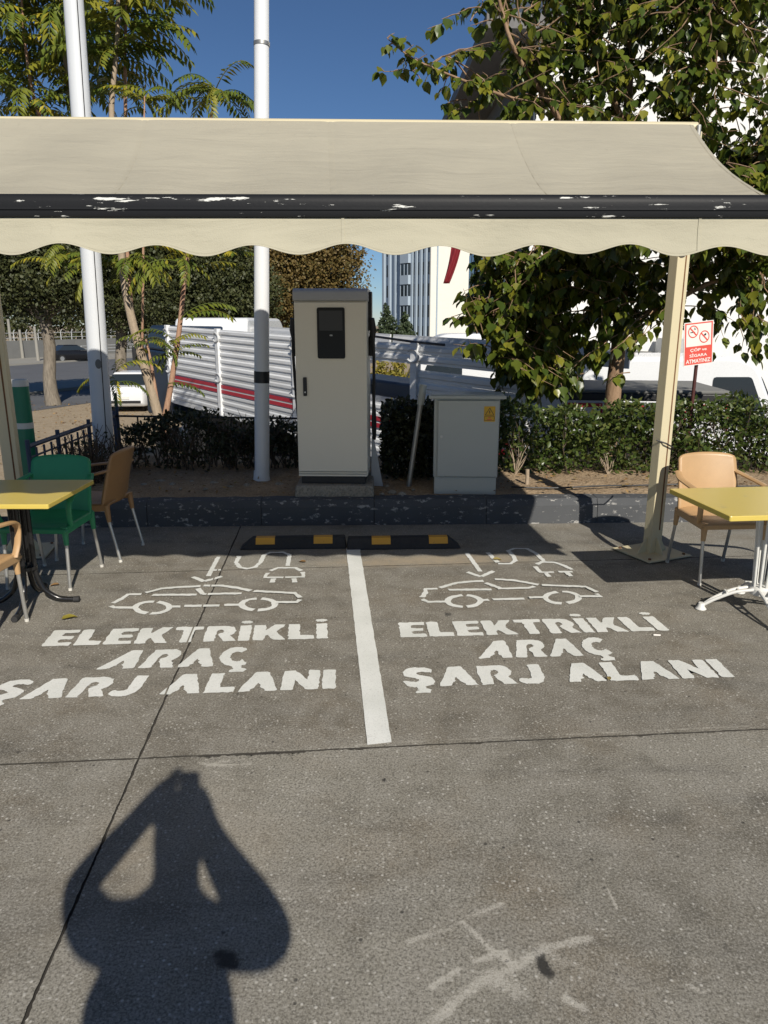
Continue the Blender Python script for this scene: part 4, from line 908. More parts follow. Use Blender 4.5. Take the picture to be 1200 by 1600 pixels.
# ================================================================== HEDGES
def hedge(name, label, x0, x1, yc, depth, ztop, n, mat, size, dens_fn, stems, twigmat='twig', cat='hedge', zb=.2):
    h = thing(name, ((x0 + x1) / 2, yc, zb), label, cat)
    mb = MB()
    for i in range(stems):
        x = random.uniform(x0, x1); y = yc + random.uniform(-.28, .28) * depth
        zt = ztop(x) * random.uniform(.75, 1.05)
        p = branch_pts((x, y, zb - .05), (x + random.uniform(-.16, .16), y + random.uniform(-.15, .15), zt), 4, .07)
        mb.tube(p, [.009, .008, .006, .005, .003], 5, False)
        for k in range(3):
            q = p[random.choice((1, 2, 2, 3))]; e = q + Vector((random.uniform(-.2, .2), random.uniform(-.18, .18), random.uniform(.08, .3)))
            mb.tube([q, q.lerp(e, .5) + Vector((0, 0, .02)), e], [.005, .004, .002], 4, False)
    mb.build('stem', M[twigmat], h, fix=False)
    P = []
    while len(P) < n:
        x = random.uniform(x0, x1); y = yc + random.gauss(0, .33) * depth; top = ztop(x) + .05 * nz(x * 3, y * 3) + .05 * math.sin(x * 7.3 + 2) * math.sin(x * 3.1)
        z = zb + .03 + (top - zb) * random.random() ** .8
        if abs(y - yc) > depth * (.56 + .12 * nz(x * 2, z * 4)): continue
        if random.random() > dens_fn(x, z): continue
        P.append((x, y, z))
    P = np.array(P); ax = rng.normal(size=(n, 3)) * .7 + np.stack([np.zeros(n), (P[:, 1] - yc) * 1.2 - .25, np.full(n, .15)], 1)
    nr = rng.normal(size=(n, 3)) * .6 + np.array([0, -.35, .8]); sz = size * rng.uniform(.6, 1.25, n)
    V, T, r_ = leaves(P, ax, sz, OVAL, nr); tri_mesh('foliage', V, T, r_, M[mat], h, 'stuff')
    return h
blob = lambda x, z: 1.0 if math.sin(x * 5.1) * math.cos(z * 9 + x * 2) > -.55 else .35
hedge('evergreen_hedge', 'sunlit broad-leaved green hedge behind the right stretch of kerb', 1.05, 5.4, 7.62, .60, lambda x: .90 + .05 * math.sin(x * 2.2), 15500, 'leaf_hedge', .066, blob, 70)
spar = lambda x, z: (.95 if math.sin(x * 7.3 + 1) * math.cos(z * 11 + x * 3) > -.15 else .18) * (.45 if z < .40 else 1)
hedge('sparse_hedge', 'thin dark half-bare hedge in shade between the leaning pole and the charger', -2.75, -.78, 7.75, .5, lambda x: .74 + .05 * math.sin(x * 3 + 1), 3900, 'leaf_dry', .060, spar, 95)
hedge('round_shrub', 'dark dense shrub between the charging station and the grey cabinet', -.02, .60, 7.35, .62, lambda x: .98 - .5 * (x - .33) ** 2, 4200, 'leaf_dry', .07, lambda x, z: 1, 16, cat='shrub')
hedge('bare_shrub', 'tangle of bare dark twigs at the blue railing behind the green bollard', -3.02, -2.72, 7.1, .9, lambda x: .62, 260, 'leaf_dry', .045, lambda x, z: 1, 60, cat='shrub')
# dry stalks and a cut stump in the bed
for (u, v, h_, lab) in ((805, 742, .38, 'dry leafless stalks beside the right edge of the grey cabinet'), (950, 742, .26, 'dry leafless stalks in front of the sunlit hedge near its middle'), (1040, 742, .20, 'dry leafless stalks in front of the hedge close to the cream post')):
    g = PH(u, v, .23); t = thing('dry_stalks', g, lab, 'plant'); mb = MB()
    for k in range(11):
        a = random.uniform(0, 6.28); r_ = random.uniform(.3, 1) * h_ * .5
        mb.tube(branch_pts(g, g + Vector((math.cos(a) * r_, math.sin(a) * r_ * .6, h_ * random.uniform(.6, 1))), 3, .06), [.006, .005, .004, .002], 5, False)
    mb.build('stalk', M['bark_pale'], t, fix=False)
g = PH(823, 757, .22)
tag(MB().tube([g + Vector((0, 0, -.03)), g + Vector((.003, 0, .07)), g + Vector((0, .004, .15))], [.020, .018, .020], 10).build('stake', M['bark_pale'], smooth=True), 'short cut wooden stake in the soil right of the grey cabinet', 'stake')

# ================================================================== AILANTHUS
def make_frond(L, pairs, curl, ll):
    mb = MB(); pts = []; x = z = 0.0; ang = .55
    for i in range(13):
        pts.append(Vector((x, 0, z))); x += L / 12 * math.cos(ang); z += L / 12 * math.sin(ang); ang -= curl / 12
    me_v = []; mb.tube(pts, [.0055 * (1 - .8 * i / 12) + .001 for i in range(13)], 4, False)
    V0, T0 = to_np(mb.v), []
    for f in mb.f: T0 += [[f[0], f[1], f[2]], [f[0], f[2], f[3]]]
    pos, ax, sz, nr = [], [], [], []
    for k in range(pairs):
        q = .16 + .82 * k / (pairs - 1); i = q * 12; a = pts[int(min(i, 11))].lerp(pts[int(min(i, 11)) + 1], i - int(min(i, 11)))
        d = (pts[min(int(i) + 1, 12)] - pts[max(int(i) - 1, 0)]).normalized()
        for s in (-1, 1):
            pos.append(a); ax.append(Vector((0, s, 0)) * .8 + d * (.35 + .3 * q) + Vector((0, 0, -.42 - random.uniform(0, .35)))); sz.append(ll * (1 - .35 * abs(q - .45)) * random.uniform(.85, 1.1)); nr.append(Vector((random.gauss(0, .15), random.gauss(0, .15), 1)))
    lt = (OVAL[0] * np.array([1, .62, 1]), OVAL[1])
    V1, T1, r1 = leaves(to_np(pos), to_np(ax), np.array(sz), lt, to_np(nr))
    V, T, r_ = merge([(V0, np.array(T0), np.zeros(len(V0))), (V1, T1, r1 * .16)])
    o = tri_mesh('frond', V, T, r_, M['leaf_ail'], None, local=True); me = o.data; bpy.data.objects.remove(o); return me
FRONDS = [make_frond(L, p, c, l) for L, p, c, l in ((.62, 11, 1.3, .135), (.72, 13, 1.6, .13), (.52, 9, 1.1, .13), (.80, 14, 1.9, .14), (.45, 7, 1.4, .12), (.66, 12, .8, .13))]
def add_frond(tree, p, az, pitch, sc):
    o = link('frond', random.choice(FRONDS), None, tree); lp = INV[tree.name] @ Vector(p)
    o.location = lp; o.rotation_euler = (random.uniform(-.25, .25), pitch, az); o.scale = (sc,) * 3
def ailanthus(label, base, stems, crowns, extra):
    t = thing('ailanthus_tree', base, label, 'tree')
    for s in stems:
        pts = smooth_path([PY(u, v, Y) for u, v, Y in s[0]], 4, 2); n = len(pts)
        if s[3]: pts[0] = Vector(base) + Vector((random.uniform(-.05, .05), 0, -.1))
        MB().tube(pts, [s[1] + (s[2] - s[1]) * i / (n - 1) for i in range(n)], 10).build('stem', M[s[4]], t, smooth=True)
    for (u, v, Y, n, spread, sc) in crowns:
        for k in range(int(n * 1.7)):
            az = k * 2.4 + random.uniform(-.4, .4)
            add_frond(t, PY(u + random.uniform(-5, 5), v + random.uniform(-1, 1) * spread, Y), az, random.uniform(-.35, .45), sc * 1.15 * random.uniform(.8, 1.2))
    for (u, v, Y, az, pitch, sc) in extra: add_frond(t, PY(u, v, Y), R(az), pitch, sc)
    return t
YA = 9.15
bA = Vector((PY(252, 655, YA).x, YA, GZ))
S1 = [(255, 760, YA), (252, 665, YA), (228, 580, YA), (208, 510, YA), (195, 450, YA), (190, 400, YA), (178, 250, YA), (173, 165, YA), (183, 75, YA), (188, -60, YA)]
S2 = [(257, 740, YA), (256, 660, YA), (266, 610, YA), (280, 520, YA), (290, 420, YA), (306, 300, YA), (330, 185, YA - .1), (338, 140, YA - .1)]
S3 = [(254, 740, YA), (250, 660, YA), (243, 610, YA), (235, 560, YA), (228, 530, YA)]
S4 = [(206, 500, YA), (200, 420, YA + .2), (197, 300, YA + .2), (196, 165, YA + .2), (195, 70, YA + .2), (200, -40, YA + .2)]
S5 = [(222, 560, YA), (224, 400, YA - .2), (224, 250, YA - .2), (226, 150, YA - .2)]
ailanthus('young tree of heaven with pale forked stems and feathery leaves behind the thin hedge', bA,
          [(S1, .068, .020, 1, 'bark_pale'), (S2, .044, .012, 1, 'bark_pink'), (S3, .032, .012, 1, 'bark_pink'), (S4, .030, .014, 0, 'bark_pink'), (S5, .016, .008, 0, 'bark_pink')],
          [(185, 40, YA, 14, 55, 1.05), (178, 110, YA, 7, 30, .9), (197, 20, YA + .2, 13, 50, 1.1), (197, 90, YA + .2, 5, 25, .85), (338, 145, YA - .1, 11, 12, .85), (225, 160, YA - .2, 6, 12, .7), (150, -10, YA + .5, 9, 40, 1.1), (240, -15, YA + .1, 5, 15, 1.1),
           (196, 425, YA, 7, 22, .8), (200, 400, YA + .2, 6, 15, .9), (268, 545, YA - .1, 5, 16, .62), (228, 540, YA - .1, 4, 10, .55), (280, 410, YA, 5, 14, .8), (178, 590, YA - .3, 4, 10, .55), (352, 400, YA + .5, 4, 10, .7)],
          [(262, 600, YA - .1, 0, .3, .9), (290, 500, YA - .2, -10, -.1, 1.0), (300, 420, YA, 5, .1, .9), (282, 500, YA - .1, 10, -.3, 1.1)])
YB = 9.9
bB = Vector((PY(160, 640, YB).x, YB, GZ))
ailanthus('taller yellowing tree of heaven at the far left, partly behind the leaning pole', bB,
          [([(160, 650, YB), (151, 530, YB), (143, 420, YB), (122, 250, YB), (112, 160, YB), (100, 80, YB), (88, -60, YB)], .06, .02, 1, 'bark_pale'), ([(120, 330, YB), (80, 230, YB), (50, 150, YB - .3), (38, 60, YB - .3), (30, -50, YB - .3)], .03, .012, 0, 'bark_pink'), ([(120, 300, YB), (40, 260, YB), (-20, 180, YB), (-40, 60, YB), (-50, -60, YB)], .03, .012, 0, 'bark_pink')],
          [(95, 20, YB, 14, 60, 1.1), (105, 110, YB, 10, 45, 1.0), (38, 70, YB - .3, 13, 55, 1.0), (34, -20, YB - .3, 9, 35, 1.0), (48, 150, YB - .3, 9, 25, .9), (-15, 120, YB, 10, 60, 1.0), (-30, 0, YB, 8, 50, 1.1), (70, 165, YB + .2, 7, 20, .9), (125, 60, YB + .4, 9, 60, 1.0), (95, 400, YB, 5, 15, .8), (130, 410, YB + .2, 5, 15, .8), (150, 130, YB + .3, 6, 40, .9)], [])

# ================================================================== MULBERRY
YM = 9.0
bM = Vector((PY(955, 640, YM).x, YM, GZ))
mu = thing('mulberry_tree', bM, 'large broad-leaved green tree with a bare forked trunk behind the sunlit hedge', 'tree')
tp_ = smooth_path([bM + Vector((0, 0, -.2)), PY(958, 610, YM), PY(966, 550, YM), PY(969, 490, YM), PY(972, 440, YM - .05), PY(972, 330, YM - .2), PY(980, 200, YM - .4), PY(985, 60, YM - .5), PY(985, -80, YM - .6)], 4, 2)
trunk = MB().tube(tp_, [.105 - .075 * i / (len(tp_) - 1) for i in range(len(tp_))], 14).build('trunk', M['bark_mul'], mu, smooth=True)
limbs = []
def limb(pts, r0, r1):
    p = smooth_path([PY(*q) for q in pts], 4, 2); n = len(p)
    MB().tube(p, [r0 + (r1 - r0) * i / (n - 1) for i in range(n)], 10).build('limb', M['bark_mul'], mu, smooth=True); limbs.append(p)
limb([(970, 485, YM), (1000, 495, YM - .2), (1050, 472, YM - .5), (1110, 440, YM - .7), (1190, 420, YM - .8)], .05, .015)
limb([(970, 440, YM), (930, 400, YM - .2), (870, 360, YM - .3), (800, 330, YM - .2), (740, 310, YM)], .045, .012)
limb([(972, 380, YM - .1), (920, 270, YM - .7), (860, 160, YM - 1.1), (800, 80, YM - 1.3), (770, -40, YM - 1.3)], .045, .012)
limb([(975, 330, YM - .2), (1040, 220, YM - .8), (1090, 100, YM - 1.2), (1120, -40, YM - 1.4)], .045, .014)
limb([(972, 400, YM), (1060, 330, YM - .3), (1140, 280, YM - .5), (1220, 240, YM - .6)], .035, .012)
limb([(980, 200, YM - .4), (930, 100, YM - .9), (900, -40, YM - 1.2)], .03, .012)
limb([(868, 360, YM - .3), (840, 440, YM - .4), (800, 500, YM - .4), (765, 560, YM - .5)], .022, .008)
limb([(872, 165, YM - 1.0), (800, 155, YM - 1.2), (740, 132, YM - 1.3), (690, 112, YM - 1.4), (640, 90, YM - 1.4), (605, 60, YM - 1.4)], .018, .004)
limb([(740, 132, YM - 1.3), (700, 80, YM - 1.3), (660, 110, YM - 1.3), (600, 112, YM - 1.3)], .008, .003)
limb([(985, 60, YM - .5), (1050, 0, YM - .9), (1150, -60, YM - 1.3)], .03, .012)
def gut(u, v):                                        # how leafy the crown is, seen from the lot
    if v < 190:
        edge = 745 - (v - 60) * .1
        if u < edge: return 0
        if u < 850: return .42
        return 1.0 if u < 1130 else .75
    if u < 700: return 0
    if v > 620 or (u > 1000 and u < 1075 and v > 495): return 0
    if v > 560 and (u > 930 or u < 790): return 0
    if u > 1000 and v > 545: return .3 if u > 1110 else 0
    if u < 760: return .35 if v < 540 else 0
    if u < 930: return .95 if not (v > 480 and u > 890) else .55
    if v > 420: return .5
    return .9
P, AX, SZ, NR = [], [], [], []; tw = MB()
anchors = [p for l in limbs for p in l[3:]] + tp_[14:]
def spray(a, e, nl, lsz):
    pts = branch_pts(a, e, 4, .08, .04)
    tw.tube(pts, [.007, .006, .005, .004, .002], 4, False)
    for k in range(nl):
        t = .25 + .75 * (k + random.random()) / nl; i = min(int(t * 4), 3); q = pts[i].lerp(pts[i + 1], t * 4 - i)
        d = (pts[i + 1] - pts[i]).normalized(); out = Vector((random.gauss(0, 1), random.gauss(0, 1), random.gauss(0, .3))).normalized()
        P.append(q + out * .03 + Vector((0, 0, -.015))); AX.append(out * .55 + d * .3 + Vector((0, 0, -.75))); SZ.append(lsz * random.uniform(.6, 1.2))
        n_ = out + Vector((random.gauss(0, .4), random.gauss(0, .4), .75 + random.gauss(0, .3))); NR.append(n_)
cnt = 0; tries = 0
while cnt < 1190 and tries < 60000:
    tries += 1
    if random.random() < .41: u, v = random.uniform(700, 1260), random.uniform(-90, 210)
    else: u, v = random.uniform(690, 1260), random.uniform(210, 620)
    g = gut(u, v)
    if u < 930 and 205 < v < 380: g *= .12
    if random.random() > g: continue
    if v < 210: Yd = YM - .7 + random.uniform(-.8, .5)
    elif v < 420: Yd = YM - .3 + random.uniform(-.9, .7)
    else: Yd = YM - .3 + random.uniform(-.75, .55)
    e = PY(u, v, Yd); a = min(random.sample(anchors, 26), key=lambda q: (q - e).length); dl = (e - a).length
    if dl > 1.5: continue
    if dl > .75: a = e + (a - e) * (.6 / dl) + Vector((random.uniform(-.1, .1), 0, .05))
    spray(a, e, random.randint(8, 12), .103 if v < 210 else .125); cnt += 1
for k in range(240):                                   # crown's bulge behind the cloth, unseen, added to shade the lower leaves
    u, v = random.uniform(930, 1230), random.uniform(275, 392); Yd = random.uniform(6.7, 8.0)
    if Yd < 7.2 and u > 1090: continue
    e = PY(u, v, Yd); spray(e + Vector((random.uniform(-.25, .25), .4, random.uniform(0, .25))), e, random.randint(8, 12), .13)
for k in range(210):                                   # the dense low skirt left of the trunk
    u, v = random.uniform(735, 955), random.uniform(395, 618)
    if (u < 775 and v > 520) or (u > 900 and v > 470 and random.random() < .7): continue
    e = PY(u, v, random.uniform(8.3, 9.5)); spray(e + Vector((random.uniform(-.1, .35), random.uniform(-.1, .2), random.uniform(.05, .3))), e, random.randint(8, 12), .128)
for l, st_, nl in ((7, 8, 9), (8, 3, 8)):
    for i, q in enumerate(limbs[l]):
        if i >= st_:
            spray(q, q + Vector((random.uniform(-.12, .12), random.uniform(-.1, .1), random.uniform(-.16, .10))), 4, .10)
for (u, v) in ((700, 85), (715, 20), (735, 40), (690, 165), (705, 175), (730, 160), (668, 45), (690, 30), (722, 478), (712, 500), (700, 498), (735, 490), (750, 470), (745, 500), (725, 455)):
    e = PY(u, v, YM - 1.2 if v < 200 else YM - .5); spray(e + Vector((.25, .1, .08)), e, 7, .11)
P, AX, SZ, NR = to_np(P), to_np(AX), np.array(SZ), to_np(NR)
tw.build('twigs', M['bark_mul'], mu, fix=False)['kind'] = 'stuff'
# the leaves that show largest hang free, the rest are one mass
near = np.argsort(P[:, 1])[:260]; rest = np.setdiff1d(np.arange(len(P)), near)
V, T, r_ = leaves(P[rest], AX[rest], SZ[rest], BROAD, NR[rest]); tri_mesh('foliage', V, T, r_, M['leaf_mul'], mu, 'stuff')
LM = []
for k in range(4):
    v, T, r_ = leaves(np.zeros((1, 3)), np.array([[1., 0, 0]]), np.array([1.0]), (BROAD[0] * np.array([1, .9 + .08 * k, 1 + .6 * k]), BROAD[1]), np.array([[0, 0, 1.]]))
    o = tri_mesh('leaf', v, T, r_ * 0, M['leaf_mul'], None, local=True); LM.append(o.data); bpy.data.objects.remove(o)
for i in near:
    ax = Vector(AX[i]).normalized(); sd = ax.cross(Vector(NR[i])).normalized(); up = sd.cross(ax)
    o = link('leaf', random.choice(LM), None, mu)
    o.matrix_basis = INV[mu.name] @ Matrix.Translation(Vector(P[i])) @ Matrix(((ax.x, sd.x, up.x), (ax.y, sd.y, up.y), (ax.z, sd.z, up.z))).to_4x4() @ Matrix.Scale(SZ[i], 4)

# ================================================================== TREES ACROSS THE ROAD
def far_tree(label, base, h_trunk, r_trunk, lobes, n, mat, lsize, lean=(0, 0), bark='bark_grey', k_=1.0, name='street_tree'):
    h_trunk *= k_; r_trunk *= k_; lsize *= k_; lobes = [(c, tuple(x * k_ for x in r_)) for c, r_ in lobes]
    t = thing(name, base, label, 'tree'); base = Vector(base); top = base + Vector((lean[0], lean[1], h_trunk)); mb = MB()
    mb.tube(branch_pts(base + Vector((0, 0, -.1)), top, 6, .03), [r_trunk * x for x in (1.25, 1.0, .92, .88, .85, .85, .9)], 14)
    for c, rad in lobes:
        c = Vector(c); mb.tube(branch_pts(top + Vector((0, 0, -.15)), top.lerp(c, .8), 4, .05), [r_trunk * x for x in (.6, .5, .4, .3, .15)], 8, False)
    mb.build('trunk', M[bark], t, smooth=True)
    pos = []; wsum = sum(r[0] * r[1] * r[2] for _, r in lobes)
    for c, rad in lobes:
        k = max(8, int(n / 26 * rad[0] * rad[1] * rad[2] / wsum))
        d = rng.normal(size=(k, 3)); d = unit(d) * (rng.random((k, 1)) ** .45); cl = np.array(tuple(c)) + d * np.array(rad)
        q = cl[:, None, :] + rng.normal(size=(k, 26, 3)) * np.array(rad) * .10
        pos.append(q.reshape(-1, 3))
    pos = np.vstack(pos); m = len(pos)
    V, T, r_ = leaves(pos, rng.normal(size=(m, 3)) + np.array([0, 0, -.3]), lsize * rng.uniform(.6, 1.3, m), DIAM, rng.normal(size=(m, 3)) + np.array([0, -.4, .6]))
    tri_mesh('crown', V, T, r_, M[mat], t, 'stuff'); return t
b = PH(84, 633, GZ); Yt = b.y; L = lambda u, v, Y: PY(u, v, Y)
sc_ = Yt / 20
far_tree('broad dark street tree with a short forked trunk on the sunlit dirt', b, 2.5, .19,
         [(L(60, 430, Yt), (1.7, 1.6, 1.2)), (L(130, 420, Yt), (1.3, 1.6, 1.1)), (L(0, 420, Yt), (1.6, 1.6, 1.2)), (L(40, 350, Yt), (2.0, 1.8, 1.5)), (L(110, 340, Yt - .5), (1.7, 1.6, 1.4)), (L(-60, 400, Yt), (1.6, 1.6, 1.3)), (L(20, 470, Yt), (.9, .9, .6)), (L(120, 470, Yt), (.8, .9, .55))], 64000, 'leaf_dark', .098, k_=Yt / 21)
b = PH(198, 625, GZ); Yt = b.y
far_tree('shadowed street tree with a dark trunk beside the white car', b, 2.6, .2,
         [(L(200, 430, Yt), (1.8, 1.8, 1.6)), (L(250, 410, Yt), (1.7, 1.8, 1.5)), (L(160, 400, Yt), (1.6, 1.8, 1.4)), (L(220, 350, Yt), (2.0, 2, 1.6)), (L(215, 505, Yt), (1.1, 1.2, .8))], 52000, 'leaf_dark', .10, k_=Yt / 24)
Yt = 34
far_tree('big autumn-brown tree behind the slatted truck and the charger', (L(430, 520, Yt).x, Yt, GZ), 3.4, .3,
         [(L(440, 430, Yt), (2.6, 2.4, 2.0)), (L(510, 425, Yt), (1.8, 2, 1.6)), (L(545, 408, Yt), (.85, 1.2, .7)), (L(380, 440, Yt), (2.2, 2.2, 1.9)), (L(470, 360, Yt), (2.6, 2.4, 1.9)), (L(500, 475, Yt), (1.6, 1.8, 1.2)), (L(420, 480, Yt), (2, 1.8, 1.1))], 62000, 'leaf_brown', .135)
Yt = 31
far_tree('olive-green tree between the feathery stems and the brown tree', (L(320, 520, Yt).x, Yt, GZ), 3, .25,
         [(L(320, 430, Yt), (2.4, 2, 2.0)), (L(370, 460, Yt), (1.9, 2, 1.5)), (L(280, 470, Yt), (1.8, 2, 1.3)), (L(300, 380, Yt), (2.2, 2, 1.6)), (L(350, 490, Yt), (1.6, 1.8, .9))], 46000, 'leaf_dark', .135)
for u, h, lab in ((604, 5.4, 'dark pointed conifer right beside the tower block'), (632, 4.2, 'smaller grey-green conifer in front of the tower block')):
    Yt = 75; bx_ = Vector((PY(u, 520, Yt).x, Yt, GZ)); ztop_ = PY(u, 478 if u < 620 else 492, Yt).z; hh_ = ztop_ - GZ
    far_tree(lab, bx_, hh_ * .3, .18, [(bx_ + Vector((0, 0, hh_ * f)), (2.1 * (1.08 - f), 2.1 * (1.08 - f), hh_ * .13)) for f in (.25, .4, .55, .7, .83, .93)], 7000, 'leaf_con', .26, name='conifer_tree')
Yt = 24; bx_ = Vector((PY(612, 560, Yt).x, Yt, GZ))
far_tree('small yellow-leaved tree seen through the open panel of the truck', bx_, .9, .06, [(bx_ + Vector((0, 0, 1.4)), (.75, .7, .75)), (bx_ + Vector((.1, 0, .8)), (.6, .6, .45))], 4500, 'leaf_yel', .12)
for i, (x, y, s_) in enumerate(((-46, 110, 1.9), (-34, 116, 2.1), (-58, 104, 1.8), (-22, 122, 2.0))):
    bx_ = Vector((x, y, GZ)); lab = ('far tree above the retaining wall, leftmost of the row', 'far tree above the retaining wall, third of the row from the left', 'far tree above the retaining wall at the very edge', 'far tree above the retaining wall behind the feathery stems', 'far tree above the retaining wall, last before the tower')[i]
    far_tree(lab, bx_, 2.4 * s_, .3, [(bx_ + Vector((dx * s_, 0, z * s_)), (3 * s_, 2.5 * s_, 2 * s_)) for dx, z in ((-1.5, 3.6), (1.6, 3.8), (0, 5), (-2.2, 1.6), (.6, 1.5), (3, 1.7))], 9000, 'leaf_dark', .5)

# ================================================================== RAILING
rail = thing('railing', (-3.2, 7.4, 0), 'low dark blue metal railing with upright bars beside the bare twigs', 'railing')
ra, rb, rc = PY(30, 705, 6.35), PY(150, 649, 8.55), PY(470, 661, 8.55)
ra.z = rb.z = .69; rc.z = .66; rb.x = -3.16; ra.x = -3.13
def rod(name, a, b, r, mat): MB().tube([a, b], r, 8).build(name, M[mat], rail, smooth=True)
rod('top_rail', ra, rb, .022, 'railblue'); rod('mid_rail', ra + Vector((0, 0, -.10)), rb + Vector((0, 0, -.10)), .010, 'railblue'); rod('bottom_rail', ra + Vector((0, 0, -.42)), rb + Vector((0, 0, -.42)), .012, 'railblue')
for i in range(15):
    p = ra.lerp(rb, i / 14); big = i % 5 == 4 or i == 0
    rod('post' if big else 'bar', Vector((p.x, p.y, .17)), Vector((p.x, p.y, .75 if big else .66)), .021 if big else .011, 'railblue')
rod('top_rail', rb, rc, .012, 'black')
for i in range(1, 9):
    p = rb.lerp(rc, i / 8); rod('bar', Vector((p.x, p.y, .12)), p, .010, 'black')
rod('post', Vector((rb.x + .02, rb.y + .05, .1)), Vector((rb.x + .02, rb.y + .05, .95)), .02, 'railblue')

# ================================================================== TRUCK WITH SLATTED SIDES
T0, T1 = PZ(650, 538, 10.5), PZ(340, 515, 15.36)
td = (T1 - T0).normalized(); tz = Vector((0, 0, 1)); th = Vector((td.x, td.y, 0)).normalized(); tn_ = Vector((th.y, -th.x, 0))
if tn_.y > 0: tn_ = -tn_                               # towards us
PL = (T1 - T0).length
sN, s650, s458, s340, s268 = -2.1, 0.0, PL * .515, PL, PL * 1.42
def TP(s, dz, out=0.0): return T0 + td * s + tz * dz + tn_ * out
tk = thing('slatted_truck', (TP(2, 0).x, TP(2, 0).y, GZ), 'long white truck bed with corrugated side boards and a double red stripe', 'truck')
def board(name, s0, s1, z0, z1, out, mat, t=.03, rib=.02):
    hh = z1 - z0
    pr = [(0, 0), (0, .25), (rib, .38), (rib, .72), (0, .88), (0, 1)]
    mb = MB(); vs = []
    for s in (s0, s1):
        vs += [TP(s, z0 + hh * q, out + o_) for o_, q in pr] + [TP(s, z1, out - t), TP(s, z0, out - t)]
    n = 8; mb.add(vs, [[i, (i + 1) % n, n + (i + 1) % n, n + i] for i in range(n)] + [list(range(n))[::-1], list(range(n, 2 * n))])
    return mb.build(name, M[mat], tk)
BH = .148
panels = [(sN, s650, ((0.0, .28), (.36, 1.75))), (s650, s458, ((0.0, .29), (.93, 1.75))), (s458, s340, ((0, 1.75),)), (s340, s268, ((0, 1.75),))]
for s0, s1, spans in panels:
    for a, b in spans:
        n = max(1, round((b - a) / BH))
        for k in range(n):
            z1 = -a - (b - a) * k / n; z0 = -a - (b - a) * (k + 1) / n
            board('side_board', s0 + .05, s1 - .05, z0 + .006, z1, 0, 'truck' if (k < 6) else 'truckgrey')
    for z in (1.14, 1.245):
        MB().hexa([TP(s, -z - d, o_) for d in (.072, 0) for s, o_ in ((s0 + .06, .028), (s1 - .06, .028), (s1 - .06, .024), (s0 + .06, .024))]).build('red_stripe', M['truckred'], tk)
for s in (sN, s650, s458, s340, s268):
    MB().hexa([TP(q, z, o_) for z in (-1.8, .02) for q, o_ in ((s - .07, .055), (s + .07, .055), (s + .07, -.04), (s - .07, -.04))]).build('stake_post', M['truck'], tk, bevel=.008)
    for z in (-.16, -1.0):
        MB().tube([TP(s + .13 * math.cos(a), z + .09 * math.sin(a), .065) for a in [x * .35 for x in range(2, 17)]], .016, 6).build('latch', M['truckgrey'], tk, smooth=True)
MB().hexa([TP(q, z, o_) for z in (-1.82, -1.75) for q, o_ in ((sN, .02), (s268, .02), (s268, -2.2), (sN, -2.2))]).build('bed_floor', M['truckgrey'], tk)
MB().hexa([TP(q, z, o_) for z in (-2.4, -1.83) for q, o_ in ((sN + .2, -.5), (s268, -.5), (s268, -1.7), (sN + .2, -1.7))]).build('chassis', M['black'], tk)
for s0, s1 in ((s650, s458), (s458, s340), (s340, s268), (sN, s650)):
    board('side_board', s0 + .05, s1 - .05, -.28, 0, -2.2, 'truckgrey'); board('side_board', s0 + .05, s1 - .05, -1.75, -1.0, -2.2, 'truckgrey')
MB().hexa([TP(q, z, o_) for z in (-1.0, -.72) for q, o_ in ((s650 + .5, -.9), (s458 - .2, -.9), (s458 - .2, -1.7), (s650 + .5, -1.7))]).build('tarpaulin', M['darkblue'], tk, bevel=.05)
MB().tube([TP(s458 - .2, .10, .0), TP(s650 + 1.2, .07, -.1), TP(s650, .03, 0), TP(s650 - .6, .02, .0)], .018, 8).build('rope_rail', M['black'], tk)
for s in (sN + .7, s268 - .9, s268 - 2.1):
    for o_ in (-.25, -1.95):
        c = TP(s, 0, o_); c.z = GZ + .5
        MB().tube([c - tn_ * .14, c + tn_ * .14], .5, 24).build('wheel', M['tyre'], tk, smooth=True)
cs, ce_ = s268 + .15, s268 + 1.9                         # cab at the far end
MB().hexa([TP(q, z, o_) for z in (-2.3, -.62) for q, o_ in ((cs, -.05), (ce_, -.05), (ce_, -2.1), (cs, -2.1))]).hexa([TP(cs, -.62, -.05), TP(ce_ - .1, -.62, -.05), TP(ce_ - .1, -.62, -2.1), TP(cs, -.62, -2.1), TP(cs, -.02, -.12), TP(ce_ - .5, -.02, -.12), TP(ce_ - .5, -.02, -2.0), TP(cs, -.02, -2.0)]).build('cab', M['darkblue'], tk, bevel=.05)
MB().box(TP(ce_ - .2, -.75, .22), (.10, .22, .36)).build('mirror', M['black'], tk, bevel=.02)

